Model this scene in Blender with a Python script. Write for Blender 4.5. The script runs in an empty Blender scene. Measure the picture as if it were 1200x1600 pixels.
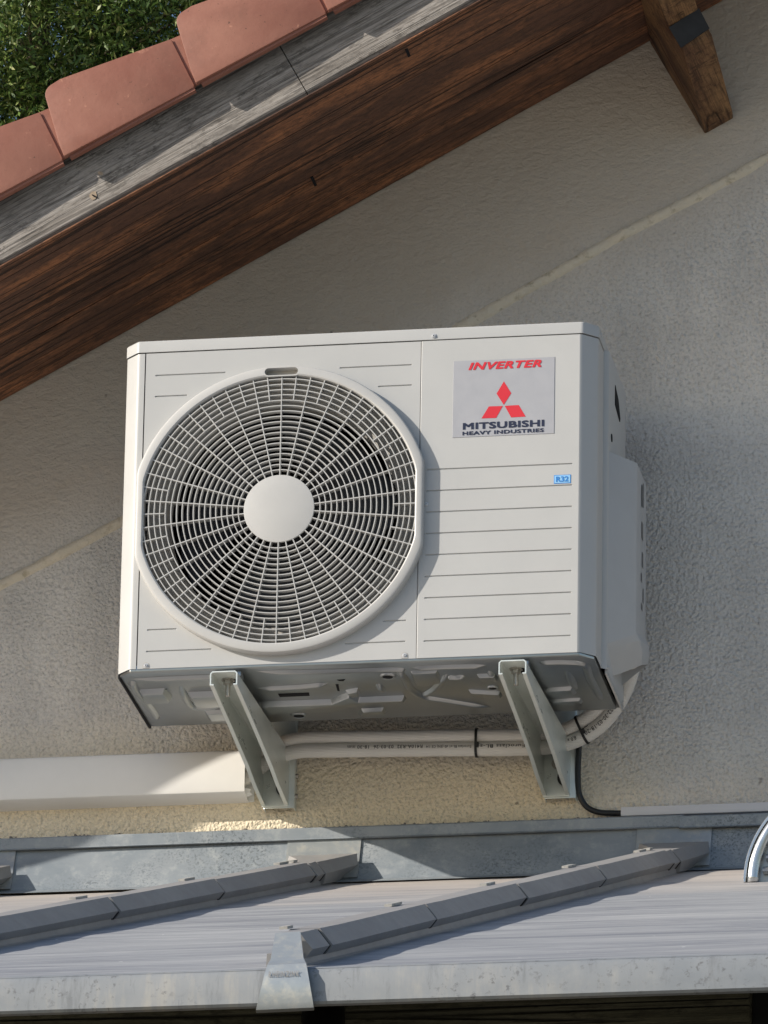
import bpy, bmesh, math, random
import numpy as np
from mathutils import Vector, Matrix, noise
random.seed(7); rng = np.random.default_rng(7)
SC = bpy.context.scene; COL = SC.collection
R = math.radians

# ------------------------------------------------------------------ camera
YAW, PITCH, ROLL, FPX = -0.173, 0.3486, 0.0182, 12345.0
CAM = Vector((2.1634, -12.5329, -4.21))
fw = Vector((math.sin(YAW)*math.cos(PITCH), math.cos(YAW)*math.cos(PITCH), math.sin(PITCH)))
rt0 = Vector((math.cos(YAW), -math.sin(YAW), 0)); up0 = rt0.cross(fw)
rt = rt0*math.cos(ROLL)+up0*math.sin(ROLL); up = up0*math.cos(ROLL)-rt0*math.sin(ROLL)
cd = bpy.data.cameras.new('camera'); cam = bpy.data.objects.new('camera', cd); COL.objects.link(cam)
cd.sensor_fit = 'VERTICAL'; cd.sensor_height = 24; cd.sensor_width = 18
cd.lens = FPX/1600*24; cd.clip_end = 500; cd.clip_start = .1
cam.matrix_world = Matrix.Translation(CAM) @ Matrix((rt, up, -fw)).transposed().to_4x4()
SC.camera = cam
SC.render.resolution_x = 768; SC.render.resolution_y = 1024

def at(px, py, y):
    d = fw + rt*((px-600)/FPX) - up*((py-800)/FPX)
    return CAM + d*((y-CAM.y)/d.y)
def atz(px, py, z):
    d = fw + rt*((px-600)/FPX) - up*((py-800)/FPX)
    return CAM + d*((z-CAM.z)/d.z)

# ------------------------------------------------------------------ light
SUN = Vector((-1.93, -1.0, 0.97)).normalized()
w = bpy.data.worlds.new('World'); SC.world = w; w.use_nodes = True
nt = w.node_tree; sky = nt.nodes.new('ShaderNodeTexSky'); sky.sky_type = 'NISHITA'; sky.sun_disc = False
sky.sun_elevation = math.asin(SUN.z); sky.sun_rotation = math.atan2(SUN.x, SUN.y)
sky.air_density = 1.0; sky.dust_density = 1.0; sky.ozone_density = 2.0
nt.links.new(sky.outputs[0], nt.nodes['Background'].inputs[0]); nt.nodes['Background'].inputs[1].default_value = 0.125
sl = bpy.data.lights.new('sun', 'SUN'); sl.energy = 5.0; sl.angle = R(.5); sl.color = (1, .93, .83)
so = bpy.data.objects.new('sun', sl); COL.objects.link(so)
so.rotation_euler = (-SUN).to_track_quat('-Z', 'Y').to_euler(); so.location = (-20, -12, 12)
SC.view_settings.view_transform = 'Standard'; SC.view_settings.look = 'None'
SC.view_settings.exposure = 0.13; SC.view_settings.gamma = 1

# ------------------------------------------------------------------ materials
class N:
    def __init__(s, name):
        s.m = bpy.data.materials.new(name); s.m.use_nodes = True; s.t = s.m.node_tree
        s.b = s.t.nodes['Principled BSDF']; s.tc = s.t.nodes.new('ShaderNodeTexCoord')
    def n(s, typ, **k):
        o = s.t.nodes.new(typ)
        for a, v in k.items(): setattr(o, a, v)
        return o
    def l(s, a, b): s.t.links.new(a, b)
    def mapped(s, scale=(1,1,1), rot=(0,0,0), src='Object'):
        mp = s.n('ShaderNodeMapping'); mp.inputs['Scale'].default_value = scale; mp.inputs['Rotation'].default_value = rot
        s.l(s.tc.outputs[src], mp.inputs[0]); return mp.outputs[0]
    def noise(s, vec, scale, detail=4, rough=.6, dist=0):
        o = s.n('ShaderNodeTexNoise'); o.inputs['Scale'].default_value = scale; o.inputs['Detail'].default_value = detail
        o.inputs['Roughness'].default_value = rough; o.inputs['Distortion'].default_value = dist
        s.l(vec, o.inputs['Vector']); return o.outputs['Fac']
    def voro(s, vec, scale, feat='F1'):
        o = s.n('ShaderNodeTexVoronoi', feature=feat); o.inputs['Scale'].default_value = scale
        s.l(vec, o.inputs['Vector']); return o.outputs['Distance']
    def ramp(s, fac, stops):
        o = s.n('ShaderNodeValToRGB'); e = o.color_ramp.elements
        while len(e) < len(stops): e.new(.5)
        for i, (p, c) in enumerate(stops):
            e[i].position = p; e[i].color = (c if isinstance(c, tuple) else (c, c, c))[:3] + (1,)
        s.l(fac, o.inputs[0]); return o.outputs[0]
    def mix(s, fac, a, b, mode='MIX'):
        o = s.n('ShaderNodeMix', data_type='RGBA', blend_type=mode)
        for sock, v in ((o.inputs[0], fac), (o.inputs[6], a), (o.inputs[7], b)):
            if hasattr(v, 'is_output'): s.l(v, sock)
            elif isinstance(v, tuple): sock.default_value = v[:3]+(1,)
            else: sock.default_value = v
        return o.outputs[2]
    def math(s, op, a, b=0):
        o = s.n('ShaderNodeMath', operation=op)
        for sock, v in ((o.inputs[0], a), (o.inputs[1], b)):
            if hasattr(v, 'is_output'): s.l(v, sock)
            else: sock.default_value = v
        return o.outputs[0]
    def bump(s, h, dist, strength=1.0, prev=None):
        o = s.n('ShaderNodeBump'); o.inputs['Distance'].default_value = dist; o.inputs['Strength'].default_value = strength
        s.l(h, o.inputs['Height'])
        if prev: s.l(prev, o.inputs['Normal'])
        return o.outputs[0]
    def out(s, col=None, rough=None, metal=None, normal=None, spec=None):
        for nm, v in (('Base Color', col), ('Roughness', rough), ('Metallic', metal), ('Normal', normal), ('Specular IOR Level', spec)):
            if v is None: continue
            sk = s.b.inputs[nm]
            if hasattr(v, 'is_output'): s.l(v, sk)
            elif isinstance(v, tuple): sk.default_value = v[:3]+(1,)
            else: sk.default_value = v
        return s.m

def plain(name, col, rough=.5, metal=0, var=.06, sc=12, spec=.5, bump=0, bsc=300):
    k = N(name); v = k.mapped()
    f = k.noise(v, sc, 5, .65)
    c = k.mix(k.ramp(f, [(.3, 0.0), (.7, 1.0)]), tuple(x*(1-var) for x in col), tuple(min(1, x*(1+var)) for x in col))
    r = k.ramp(f, [(.2, max(0, rough-.07)), (.8, min(1, rough+.07))])
    nm = k.bump(k.noise(v, bsc, 3), bump) if bump else None
    return k.out(c, r, metal, nm, spec)

M = {}
M['paint'] = plain('cabinet_paint', (.475, .475, .465), .42, 0, .025, 9, .4, .00012, 900)
M['plastic'] = plain('guard_plastic', (.49, .485, .47), .45, 0, .03, 20, .4)
M['plastic2'] = plain('cover_plastic', (.47, .475, .475), .5, 0, .03, 20, .35)
M['dark'] = plain('dark_interior', (.012, .012, .014), .8, 0, .2, 30, .2)
M['black'] = plain('black_plastic', (.012, .012, .013), .45, 0, .2, 60)
M['shroud'] = plain('shroud_plastic', (.42, .40, .37), .6, 0, .06, 20, .3)
M['fan'] = plain('fan_plastic', (.045, .045, .05), .5, 0, .1, 20)
M['red'] = plain('red_ink', (.62, .02, .035), .5, 0, .03)
M['navy'] = plain('navy_ink', (.012, .018, .05), .5, 0, .1)
M['blue'] = plain('blue_ink', (.03, .22, .62), .5, 0, .05)
M['ltblue'] = plain('pale_blue_ink', (.30, .58, .85), .5, 0, .03)
M['sticker'] = plain('silver_sticker', (.40, .40, .42), .45, .15, .03, 40)
M['duct'] = plain('ivory_pvc', (.78, .77, .74), .45, 0, .04, 6, .4)
M['mini'] = plain('white_pvc', (.62, .62, .64), .45, 0, .04, 6, .4)
M['screw'] = plain('screw_steel', (.55, .55, .55), .35, .35, .1, 200)
M['bolt'] = plain('zinc_bolt', (.42, .40, .36), .45, .7, .2, 300)
M['ground'] = plain('ground_gravel', (.24, .22, .18), .95, 0, .4, 3)

def mk_galv():
    k = N('galvanised_steel'); v = k.mapped()
    a = k.voro(v, 60); b = k.noise(v, 8, 5)
    c = k.mix(b, (.33, .35, .365), (.39, .41, .42))
    c = k.mix(k.ramp(a, [(0, .0), (.7, .2)]), c, (.44, .46, .47))
    r = k.ramp(k.noise(v, 12, 3), [(.3, .28), (.7, .36)])
    return k.out(c, r, 1.0)
M['galv'] = mk_galv()
def mk_bracket():
    k = N('bracket_galvanised'); v = k.mapped((1, .35, 1))
    b = k.noise(v, 22, 5)
    c = k.mix(k.ramp(b, [(.35, 0.), (.65, 1.)]), (.62, .66, .62), (.74, .77, .73))
    r = k.ramp(k.noise(v, 35, 4), [(.3, .26), (.7, .46)])
    return k.out(c, r, .35)
M['bracket'] = mk_bracket()

def mk_zinc(name, lo, hi, spots=.0, streak=(1,1,1), metal=.35, rough=(.42,.62), dirt=(.33,.31,.27), bsc=40, ba=.0004):
    k = N(name); v = k.mapped(streak)
    a = k.noise(v, 5, 6, .7, .6); b = k.noise(v, 45, 5, .7)
    c = k.mix(k.ramp(a, [(.3, 0.), (.7, 1.)]), lo, hi)
    c = k.mix(k.ramp(b, [(.50, 0.), (.72, .55)]), c, dirt)
    if spots:
        s1 = k.ramp(k.noise(k.mapped(), 230, 4, .7, .3), [(.50, 0.), (.62, 1.)])
        s2 = k.ramp(k.noise(k.mapped(), 7, 2), [(.42, 0.), (.62, 1.)])
        c = k.mix(k.math('MULTIPLY', k.math('MULTIPLY', s1, s2), spots), c, tuple(x*.6 for x in lo))
    r = k.ramp(b, [(.3, rough[0]), (.7, rough[1])])
    nm = k.bump(k.noise(v, bsc, 4), ba)
    return k.out(c, r, metal, nm)
def mk_sheet():
    k = N('weathered_zinc_sheet'); v = k.mapped((.55, 2.4, 1)); v2 = k.mapped((.35, 5, 1)); v1 = k.mapped()
    a = k.noise(v, 3, 7, .7, .5); b = k.noise(v2, 9, 7, .75, .4); f = k.noise(v1, 60, 3)
    sep = k.n('ShaderNodeSeparateXYZ'); k.l(v1, sep.inputs[0])
    c = k.mix(k.ramp(a, [(.34, 0.), (.66, 1.)]), (.215, .225, .25), (.40, .405, .41))
    c = k.mix(k.ramp(b, [(.51, 0.), (.60, .6)]), c, (.47, .47, .465))
    c = k.mix(k.ramp(b, [(.37, .55), (.47, 0.)]), c, (.18, .185, .20))
    top = k.ramp(k.math('ADD', sep.outputs[1], k.math('MULTIPLY', k.math('SUBTRACT', a, .5), 1.6)), [(.0, 0.), (1., 0.)])
    tp = k.n('ShaderNodeMapRange'); tp.inputs['From Min'].default_value = -1.35; tp.inputs['From Max'].default_value = -.3
    k.l(k.math('ADD', sep.outputs[1], k.math('MULTIPLY', k.math('SUBTRACT', a, .5), 1.4)), tp.inputs['Value'])
    c = k.mix(k.math('MULTIPLY', tp.outputs[0], .66), c, (.58, .50, .43))      # sandy dust washed down from the wall
    c = k.mix(k.ramp(k.noise(v1, 55, 1, .5), [(.80, 0.), (.82, 1.)]), c, (.75, .74, .72))
    return k.out(c, .6, .05, k.bump(f, .0006), .35)
M['zinc_sheet'] = mk_sheet()
M['zinc_apron'] = mk_zinc('mottled_zinc_apron', (.20, .235, .265), (.32, .345, .365), .95, (1, 1, 1), .1, (.5, .7), (.42, .44, .44))
M['zinc_cap'] = mk_zinc('aged_zinc_cap', (.27, .265, .265), (.36, .35, .34), 0, (1, .3, 1), .2, (.5, .7), (.34, .31, .28))
def mk_eave():
    k = N('stained_zinc_eave'); dr = k.mapped((9, 1, 1.6)); v = k.mapped(); v3 = k.mapped((1, 1, 1))
    a = k.noise(v, 4, 6, .7, .4); d = k.noise(dr, 5, 6, .7); f = k.noise(v, 120, 4, .7)
    c = k.mix(k.ramp(a, [(.3, 0.), (.7, 1.)]), (.225, .245, .265), (.32, .33, .335))
    c = k.mix(k.math('MULTIPLY', k.ramp(d, [(.50, 0.), (.66, .6)]), k.ramp(a, [(.42, .0), (.62, 1.)])), c, (.43, .405, .355))
    c = k.mix(k.ramp(d, [(.34, .7), (.44, 0.)]), c, (.19, .20, .21))
    c = k.mix(k.math('MULTIPLY', k.ramp(f, [(.56, 0.), (.66, .8)]), k.ramp(k.noise(v, 9, 3), [(.45, 0.), (.6, 1.)])), c, (.12, .12, .125))
    return k.out(c, .55, .1, k.bump(k.noise(v, 30, 3), .0006), .4)
M['zinc_eave'] = mk_eave()
M['zinc_bright'] = mk_zinc('bright_zinc', (.36, .39, .41), (.50, .53, .53), 0, (1, 1, 1), .5, (.32, .5), (.66, .62, .52), 20, .001)

def mk_stucco():
    k = N('cream_stucco'); v = k.mapped()
    sep = k.n('ShaderNodeSeparateXYZ'); k.l(v, sep.inputs[0])
    # dirt, weathering and tints of the render coat
    big = k.noise(v, 1.3, 4, .5); med = k.noise(v, 9, 5, .65); fine = k.noise(v, 170, 3, .6)
    low = k.math('MULTIPLY_ADD', sep.outputs[2], -2.2); k.t.nodes[-1].inputs[2].default_value = .55   # yellower towards the flashing
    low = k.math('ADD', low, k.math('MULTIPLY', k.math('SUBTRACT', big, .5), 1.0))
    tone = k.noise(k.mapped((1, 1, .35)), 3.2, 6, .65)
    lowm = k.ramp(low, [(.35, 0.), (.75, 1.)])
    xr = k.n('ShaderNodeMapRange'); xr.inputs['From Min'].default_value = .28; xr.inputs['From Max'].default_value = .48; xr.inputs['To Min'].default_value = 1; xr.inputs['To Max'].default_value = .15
    k.l(k.math('ADD', sep.outputs[0], k.math('MULTIPLY', k.math('SUBTRACT', med, .5), .25)), xr.inputs['Value']); lowm = k.math('MULTIPLY', lowm, xr.outputs[0])      # the yellow tint fades out near the cable
    c = k.mix(k.ramp(med, [(.3, 0.), (.7, 1.)]), (.67, .63, .575), (.77, .73, .67))
    c = k.mix(k.ramp(tone, [(.40, .55), (.58, 0.)]), c, (.50, .48, .45))
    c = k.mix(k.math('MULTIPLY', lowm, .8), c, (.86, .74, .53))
    pits = k.ramp(k.noise(v, 38, 2, .5), [(.20, 1.), (.255, 0.)])
    c = k.mix(k.math('MULTIPLY', pits, .6), c, (.12, .10, .08))
    c = k.mix(k.ramp(fine, [(.33, .40), (.50, 0.)]), c, (.26, .24, .21))
    # granular render below the joint line, trowelled above
    line = k.math('SUBTRACT', sep.outputs[2], k.math('MULTIPLY', sep.outputs[0], .5455))       # height over the pitch line
    above = k.math('ADD', line, k.math('MULTIPLY', k.math('SUBTRACT', big, .5), .35))
    am = k.ramp(above, [(.60, 0.), (.78, 1.)])
    g1 = k.math('ADD', k.math('MULTIPLY', k.noise(v, 125, 3, .55, .1), .8), k.math('MULTIPLY', k.ramp(k.voro(v, 150), [(.0, 0.), (.6, 1.)]), -.22)); g2 = k.noise(v, 260, 3, .6)
    v2 = k.mapped((1, 1, 1.7), (0, R(26), 0)); t1 = k.math('ADD', k.math('MULTIPLY', k.noise(v2, 55, 5, .6, .2), .8), k.math('MULTIPLY', k.noise(v, 9, 3, .5), .9))
    gran = k.math('ADD', g1, k.math('MULTIPLY', g2, .25))
    tro = k.math('ADD', k.math('MULTIPLY', t1, .75), k.math('MULTIPLY', g2, .14))
    c = k.mix(k.math('MULTIPLY', am, .85), c, (.555, .475, .38))
    spots = k.ramp(k.noise(v, 22, 1, .5), [(.19, 1.), (.215, 0.)]); c = k.mix(spots, c, (.05, .045, .04))
    h = k.mix(am, gran, tro)
    nm = k.bump(h, .0078, 1.0); nm = k.bump(k.noise(v, 11, 2), .0035, .6, nm)
    return k.out(c, .92, 0, nm, .2)
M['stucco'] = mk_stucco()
def mk_bead():
    k = N('cream_joint_render'); v = k.mapped()
    c = k.mix(k.noise(v, 30, 4), (.60, .53, .42), (.80, .71, .56))
    c = k.mix(k.ramp(k.noise(v, 60, 3), [(.56, 0.), (.7, .6)]), c, (.33, .27, .17))
    return k.out(c, .9, 0, k.bump(k.noise(v, 90, 4), .004), .2)
M['bead'] = mk_bead()

def mk_wood(name, lo, hi, dark, grain=(1.1, 60, 60), patch=(1.2, 7, 7), crack=(.12, 9, 9), bd=.0012, rough=.6, spec=.3, crack_amt=.9, patch_lim=(.38, .62), csc=2.2):
    k = N(name)
    pz = k.ramp(k.noise(k.mapped(patch), 3, 7, .68, .35), [(patch_lim[0], 0.), (patch_lim[1], 1.)])
    g = k.noise(k.mapped(grain), 3, 5, .7)
    g2 = k.noise(k.mapped((grain[0]*4, grain[1]*.5, grain[2]*.5)), 4, 6, .75)
    c = k.mix(pz, lo, hi)
    c = k.mix(k.ramp(g, [(.36, .65), (.52, 0.)]), c, dark)
    sp = k.noise(k.mapped((14, 40, 40)), 3, 5, .8); blot = k.noise(k.mapped((2, 6, 6)), 4, 5, .7, .6)
    c = k.mix(k.math('MULTIPLY', k.ramp(sp, [(.50, 0.), (.60, .8)]), k.ramp(blot, [(.42, 0.), (.58, 1.)])), c, dark)
    c = k.mix(k.ramp(g2, [(.40, .6), (.5, 0.)]), c, dark)
    cn = k.noise(k.mapped(crack), csc, 2, .5)
    ck = k.ramp(cn, [(.0, 0.), (.470, 0.), (.482, 1.), (.494, 0.), (.56, 0.), (.567, .9), (.574, 0.)])
    c = k.mix(k.math('MULTIPLY', ck, crack_amt), c, tuple(x*.35 for x in dark))
    h = k.math('SUBTRACT', k.math('ADD', g, k.math('MULTIPLY', g2, .6)), k.math('MULTIPLY', ck, 1.6*crack_amt))
    return k.out(c, rough, 0, k.bump(h, bd*2.2), spec)
M['soffit'] = mk_wood('brown_stained_wood', (.150, .072, .044), (.44, .185, .082), (.064, .035, .024), (3.2, 42, 42), (1.3, 5, 5), (.10, 7, 7), .0015, .62, .3, 1.0, (.46, .66), 2.6)
M['greywood'] = mk_wood('weathered_grey_wood', (.265, .238, .212), (.40, .368, .335), (.10, .09, .08), (1.2, 120, 120), (1.2, 9, 9), (.12, 16, 16), .0004, .9, .1, .5)
M['purlin'] = mk_wood('old_oak_purlin', (.11, .050, .028), (.36, .20, .09), (.05, .025, .014), (60, 6, 2.0), (7, 3, 2), (7, 1.0, .4), .0010, .6)
M['beam'] = mk_wood('dark_olive_beam', (.10, .095, .06), (.16, .15, .10), (.04, .036, .025), (1.2, 40, 40), (1.2, 7, 7), (.1, 8, 8), .001, .8)
def mk_tile():
    k = N('terracotta_tile'); v = k.mapped()
    a = k.noise(v, 7, 5, .6, .4); b = k.noise(v, 60, 4)
    c = k.mix(k.ramp(a, [(.3, 0.), (.7, 1.)]), (.255, .098, .066), (.335, .150, .105))
    c = k.mix(k.ramp(b, [(.66, 0.), (.74, .7)]), c, (.50, .24, .16))
    c = k.mix(k.ramp(k.noise(v, 9, 7, .75), [(.52, 0.), (.70, .5)]), c, (.20, .088, .06))
    c = k.mix(k.ramp(k.noise(v, 130, 2), [(.70, 0.), (.76, .8)]), c, (.10, .05, .035))
    return k.out(c, k.ramp(a, [(.3, .45), (.7, .65)]), 0, k.bump(b, .0006), .4)
M['tile'] = mk_tile()
def mk_pipe():
    k = N('white_pipe_insulation'); v = k.mapped()
    c = k.mix(k.noise(v, 12, 4), (.70, .68, .64), (.78, .76, .72))
    wv = k.n('ShaderNodeTexWave', wave_type='BANDS', bands_direction='Z'); wv.inputs['Scale'].default_value = 120; wv.inputs['Distortion'].default_value = .6
    k.l(v, wv.inputs[0]); wx = k.n('ShaderNodeTexWave', wave_type='BANDS', bands_direction='X'); wx.inputs['Scale'].default_value = 110; k.l(v, wx.inputs[0])
    h = k.math('ADD', wv.outputs['Fac'], k.math('MULTIPLY', wx.outputs['Fac'], .4))
    return k.out(c, .5, 0, k.bump(h, .0004), .35)
M['pipe'] = mk_pipe()
def mk_leaf():
    k = N('green_leaf'); oi = k.n('ShaderNodeAttribute'); oi.attribute_name = 'tint'
    c = k.ramp(oi.outputs['Fac'], [(0, (.05, .10, .02)), (.45, (.13, .21, .045)), (.75, (.27, .33, .09)), (1, (.50, .50, .24))])
    k.out(c, .42, 0, None, .5); k.b.inputs['Transmission Weight'].default_value = 0
    tr = k.n('ShaderNodeBsdfTranslucent'); k.l(c, tr.inputs[0]); mx = k.n('ShaderNodeMixShader'); mx.inputs[0].default_value = .25
    k.l(k.b.outputs[0], mx.inputs[1]); k.l(tr.outputs[0], mx.inputs[2]); k.l(mx.outputs[0], k.t.nodes['Material Output'].inputs[0])
    return k.m
M['leaf'] = mk_leaf()
M['bark'] = plain('bark', (.16, .12, .08), .9, 0, .3, 20)

# ------------------------------------------------------------------ helpers
def link(name, me, mat, parent=None, smooth=False):
    o = bpy.data.objects.new(name, me); COL.objects.link(o)
    if mat: me.materials.append(M[mat] if isinstance(mat, str) else mat)
    if parent: o.parent = parent
    if smooth:
        for p in me.polygons: p.use_smooth = True
    return o
def obj(name, bm, mat, parent=None, smooth=False, normals=True):
    if normals: bmesh.ops.recalc_face_normals(bm, faces=bm.faces)
    me = bpy.data.meshes.new(name); bm.to_mesh(me); bm.free()
    return link(name, me, mat, parent, smooth)
def auto(o, ang=35):
    me = o.data
    for p in me.polygons: p.use_smooth = True
    bm = bmesh.new(); bm.from_mesh(me)
    for e in bm.edges:
        e.smooth = not (len(e.link_faces) == 2 and e.calc_face_angle(0) > R(ang))
    bm.to_mesh(me); bm.free(); return o
def bev(bm, wd, seg=2, ang=30):
    es = [e for e in bm.edges if len(e.link_faces) == 2 and e.calc_face_angle(0) > R(ang)]
    bmesh.ops.bevel(bm, geom=es, offset=wd, segments=seg, affect='EDGES', profile=.6, clamp_overlap=True); return bm
def empty(name, loc=(0,0,0), rot=(0,0,0), label=None, cat=None, group=None, parent=None):
    o = bpy.data.objects.new(name, None); COL.objects.link(o); o.location = loc; o.rotation_euler = rot
    if parent: o.parent = parent
    if label: o['label'] = label; o['category'] = cat
    if group: o['group'] = group
    return o
def tag(o, label, cat, group=None, kind=None):
    if label: o['label'] = label; o['category'] = cat
    if group: o['group'] = group
    if kind: o['kind'] = kind
    return o
def asub(o, par):                        # sub-part whose parent's mesh is in world coordinates
    o.parent = par; return o
def box(bm, x0, x1, y0, y1, z0, z1):
    v = [bm.verts.new((x, y, z)) for x in (x0, x1) for y in (y0, y1) for z in (z0, z1)]
    for f in ((0,1,3,2), (4,6,7,5), (0,4,5,1), (2,3,7,6), (0,2,6,4), (1,5,7,3)): bm.faces.new([v[i] for i in f])
    return v
def BX(*a, b=0, seg=2):
    bm = bmesh.new(); box(bm, *a)
    if b: bmesh.ops.recalc_face_normals(bm, faces=bm.faces); bev(bm, b, seg)
    return bm
def prism(bm, pts, vec, cap=True):
    """polygon of 3D points extruded along vec"""
    vec = Vector(vec); a = [bm.verts.new(p) for p in pts]; b = [bm.verts.new(Vector(p)+vec) for p in pts]
    n = len(pts)
    for i in range(n): bm.faces.new((a[i], a[(i+1) % n], b[(i+1) % n], b[i]))
    if cap: bm.faces.new(a); bm.faces.new(b[::-1])
    return a, b
def strip(bm, pts, z0, z1):
    """vertical sheet following plan polyline"""
    a = [bm.verts.new((x, y, z0)) for x, y in pts]; b = [bm.verts.new((x, y, z1)) for x, y in pts]
    for i in range(len(pts)-1): bm.faces.new((a[i], a[i+1], b[i+1], b[i]))
def cyl(bm, c, axis, r, h, seg=24, r2=None):
    axis = Vector(axis).normalized(); q = axis.to_track_quat('Z', 'Y'); c = Vector(c); r2 = r if r2 is None else r2
    a = [bm.verts.new(c + q @ Vector((r*math.cos(t), r*math.sin(t), 0))) for t in [2*math.pi*i/seg for i in range(seg)]]
    b = [bm.verts.new(c + q @ Vector((r2*math.cos(t), r2*math.sin(t), h))) for t in [2*math.pi*i/seg for i in range(seg)]]
    for i in range(seg): bm.faces.new((a[i], a[(i+1) % seg], b[(i+1) % seg], b[i]))
    bm.faces.new(a[::-1]); bm.faces.new(b)
def spline(pts, n=12):
    out = []; P = [Vector(p) for p in pts]
    for i in range(len(P)-1):
        p0 = P[max(i-1, 0)]; p1 = P[i]; p2 = P[i+1]; p3 = P[min(i+2, len(P)-1)]
        for k in range(n):
            t = k/n
            out.append(.5*((2*p1)+(p2-p0)*t+(2*p0-5*p1+4*p2-p3)*t*t+(3*p1-p0-3*p2+p3)*t**3))
    out.append(P[-1]); return out
def tube(bm, path, r, seg=20, cap=True, flat=1.0, wob=0):
    rings = []; nrm = None
    for i, p in enumerate(path):
        t = (path[min(i+1, len(path)-1)]-path[max(i-1, 0)]).normalized()
        if nrm is None: nrm = (Vector((0, 0, 1)) - t*t.z).normalized() if abs(t.z) < .9 else Vector((0, -1, 0))
        nrm = (nrm - t*nrm.dot(t)).normalized(); bn = t.cross(nrm)
        rr = (r[i] if isinstance(r, (list, tuple)) else r)*(1+wob*noise.noise(p*40))
        rings.append([bm.verts.new(p + nrm*(rr*math.cos(a)) + bn*(rr*flat*math.sin(a))) for a in [2*math.pi*k/seg for k in range(seg)]])
    for a, b in zip(rings, rings[1:]):
        for k in range(seg): bm.faces.new((a[k], a[(k+1) % seg], b[(k+1) % seg], b[k]))
    if cap: bm.faces.new(rings[0][::-1]); bm.faces.new(rings[-1])
def text_geo(s, shear=0, bold=0, space=1.0):
    cu = bpy.data.curves.new('t', 'FONT'); cu.body = s; cu.shear = shear; cu.offset = bold; cu.space_character = space; cu.resolution_u = 3
    o = bpy.data.objects.new('t', cu); COL.objects.link(o); dg = bpy.context.evaluated_depsgraph_get(); dg.update()
    me = o.evaluated_get(dg).to_mesh(); V = [v.co.copy() for v in me.vertices]; Fc = [tuple(p.vertices) for p in me.polygons]
    o.evaluated_get(dg).to_mesh_clear(); bpy.data.objects.remove(o); bpy.data.curves.remove(cu)
    xs = [v.x for v in V]; ys = [v.y for v in V]
    x0, x1, y0, y1 = min(xs), max(xs), min(ys), max(ys)
    return [((v.x-x0)/(x1-x0), (v.y-y0)/(y1-y0)) for v in V], Fc, (x1-x0)/(y1-y0)
def text_obj(name, s, mapf, mat, parent, fat=None, **k):
    V, Fc, _ = text_geo(s, **k); me = bpy.data.meshes.new(name); P = []; F_ = []
    sh = [(0, 0)] if not fat else [(a*fat[0], b*fat[1]) for a in (-1, -.33, .33, 1) for b in (-1, 0, 1)]
    for i, (dx, dz) in enumerate(sh):           # heavy letters: thin layers of ink, each a hair above the last
        o = len(P); P += [tuple(Vector(mapf(a*(1-2*abs(fat[0] if fat else 0))+(fat[0] if fat else 0)+dx, b*(1-2*(fat[1] if fat else 0))+(fat[1] if fat else 0)+dz))-Vector((0, .00003*i, 0))) for a, b in V]
        F_ += [tuple(o+q for q in f) for f in Fc]
    me.from_pydata(P, [], F_)
    return link(name, me, mat, parent)
def flatmap(x0, x1, z0, z1, y):
    return lambda a, b: (x0+(x1-x0)*a, y, z0+(z1-z0)*b)

# ================================================================== SETTING
gb = bmesh.new(); box(gb, -60, 60, -60, 90, -6.2, -5.8)
tag(obj('ground', gb, 'ground'), None, None, kind='structure')

# ================================================================== HOUSE (gable wall, roof edge)
PIT = R(28.61); CU, SU = math.cos(PIT), math.sin(PIT)
SOF0 = Vector((-.7074, 0, .6447))                       # soffit meets the wall here
def sofz(x): return SOF0.z + (x-SOF0.x)*SU/CU
house = empty('house', (0, 0, -5.8), label='cream rendered gable wall under a tiled roof verge with brown soffit', cat='house')
def hp(o): o.parent = house; o.matrix_parent_inverse = Matrix.Translation((0, 0, 5.8)); return o
bm = bmesh.new()
prism(bm, [(-3.2, 0, -6), (4.6, 0, -6), (4.6, 0, sofz(4.6)+.03), (-3.2, 0, sofz(-3.2)+.03)], (0, .35, 0))
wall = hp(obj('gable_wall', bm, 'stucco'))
# the raised joint of the render, parallel to the roof pitch
def bead_pts():
    a = at(-60, 944, 0); c = at(190, 815, 0); b = at(740, 500, 0); d = at(960, 375, 0); e = at(1165, 266, 0); f = at(1260, 205, 0)
    return [a, c, b, d, e, f]
bm = bmesh.new(); path = spline(bead_pts(), 60); rows = []
for i, p in enumerate(path):
    wd = .0105 + .005*noise.noise(Vector((i*.045, 0, 3))); h = .0055+.004*noise.noise(Vector((i*.1, 5, 0)))
    off = .0025*noise.noise(Vector((i*.03, 9, 0)))
    T = Vector((CU, 0, SU)); Nn = Vector((-SU, 0, CU)); p = p + Nn*off
    j = lambda s: .0024*noise.noise(Vector((i*.35, s*7, 1)))
    rows.append([bm.verts.new(p+Nn*q+Vector((0, -y, 0))) for q, y in ((wd+j(1), -.002), (wd*.75+j(2), h*.75), (wd*.1, h+j(5)), (-wd*.7+j(3), h*.6), (-wd+j(4), -.002))])
for a, b in zip(rows, rows[1:]):
    for k in range(4): bm.faces.new((a[k], a[k+1], b[k+1], b[k]))
o = obj('render_joint', bm, 'bead', wall, True)

# roof: local frame u along pitch, y out of the wall, w normal to the pitch; origin on fascia's lower edge line
roof = empty('roof', (0, 0, 0)); roof.parent = house
roof.matrix_world = Matrix.Identity(4)
RM = Matrix.Translation(SOF0) @ Matrix.Rotation(-PIT, 4, 'Y')
roof.matrix_parent_inverse = Matrix.Translation((0, 0, 5.8)); roof.matrix_basis = RM
RI = RM.inverted()
def ru(px, py, y): return RI @ at(px, py, y)
OV = -.49
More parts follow.
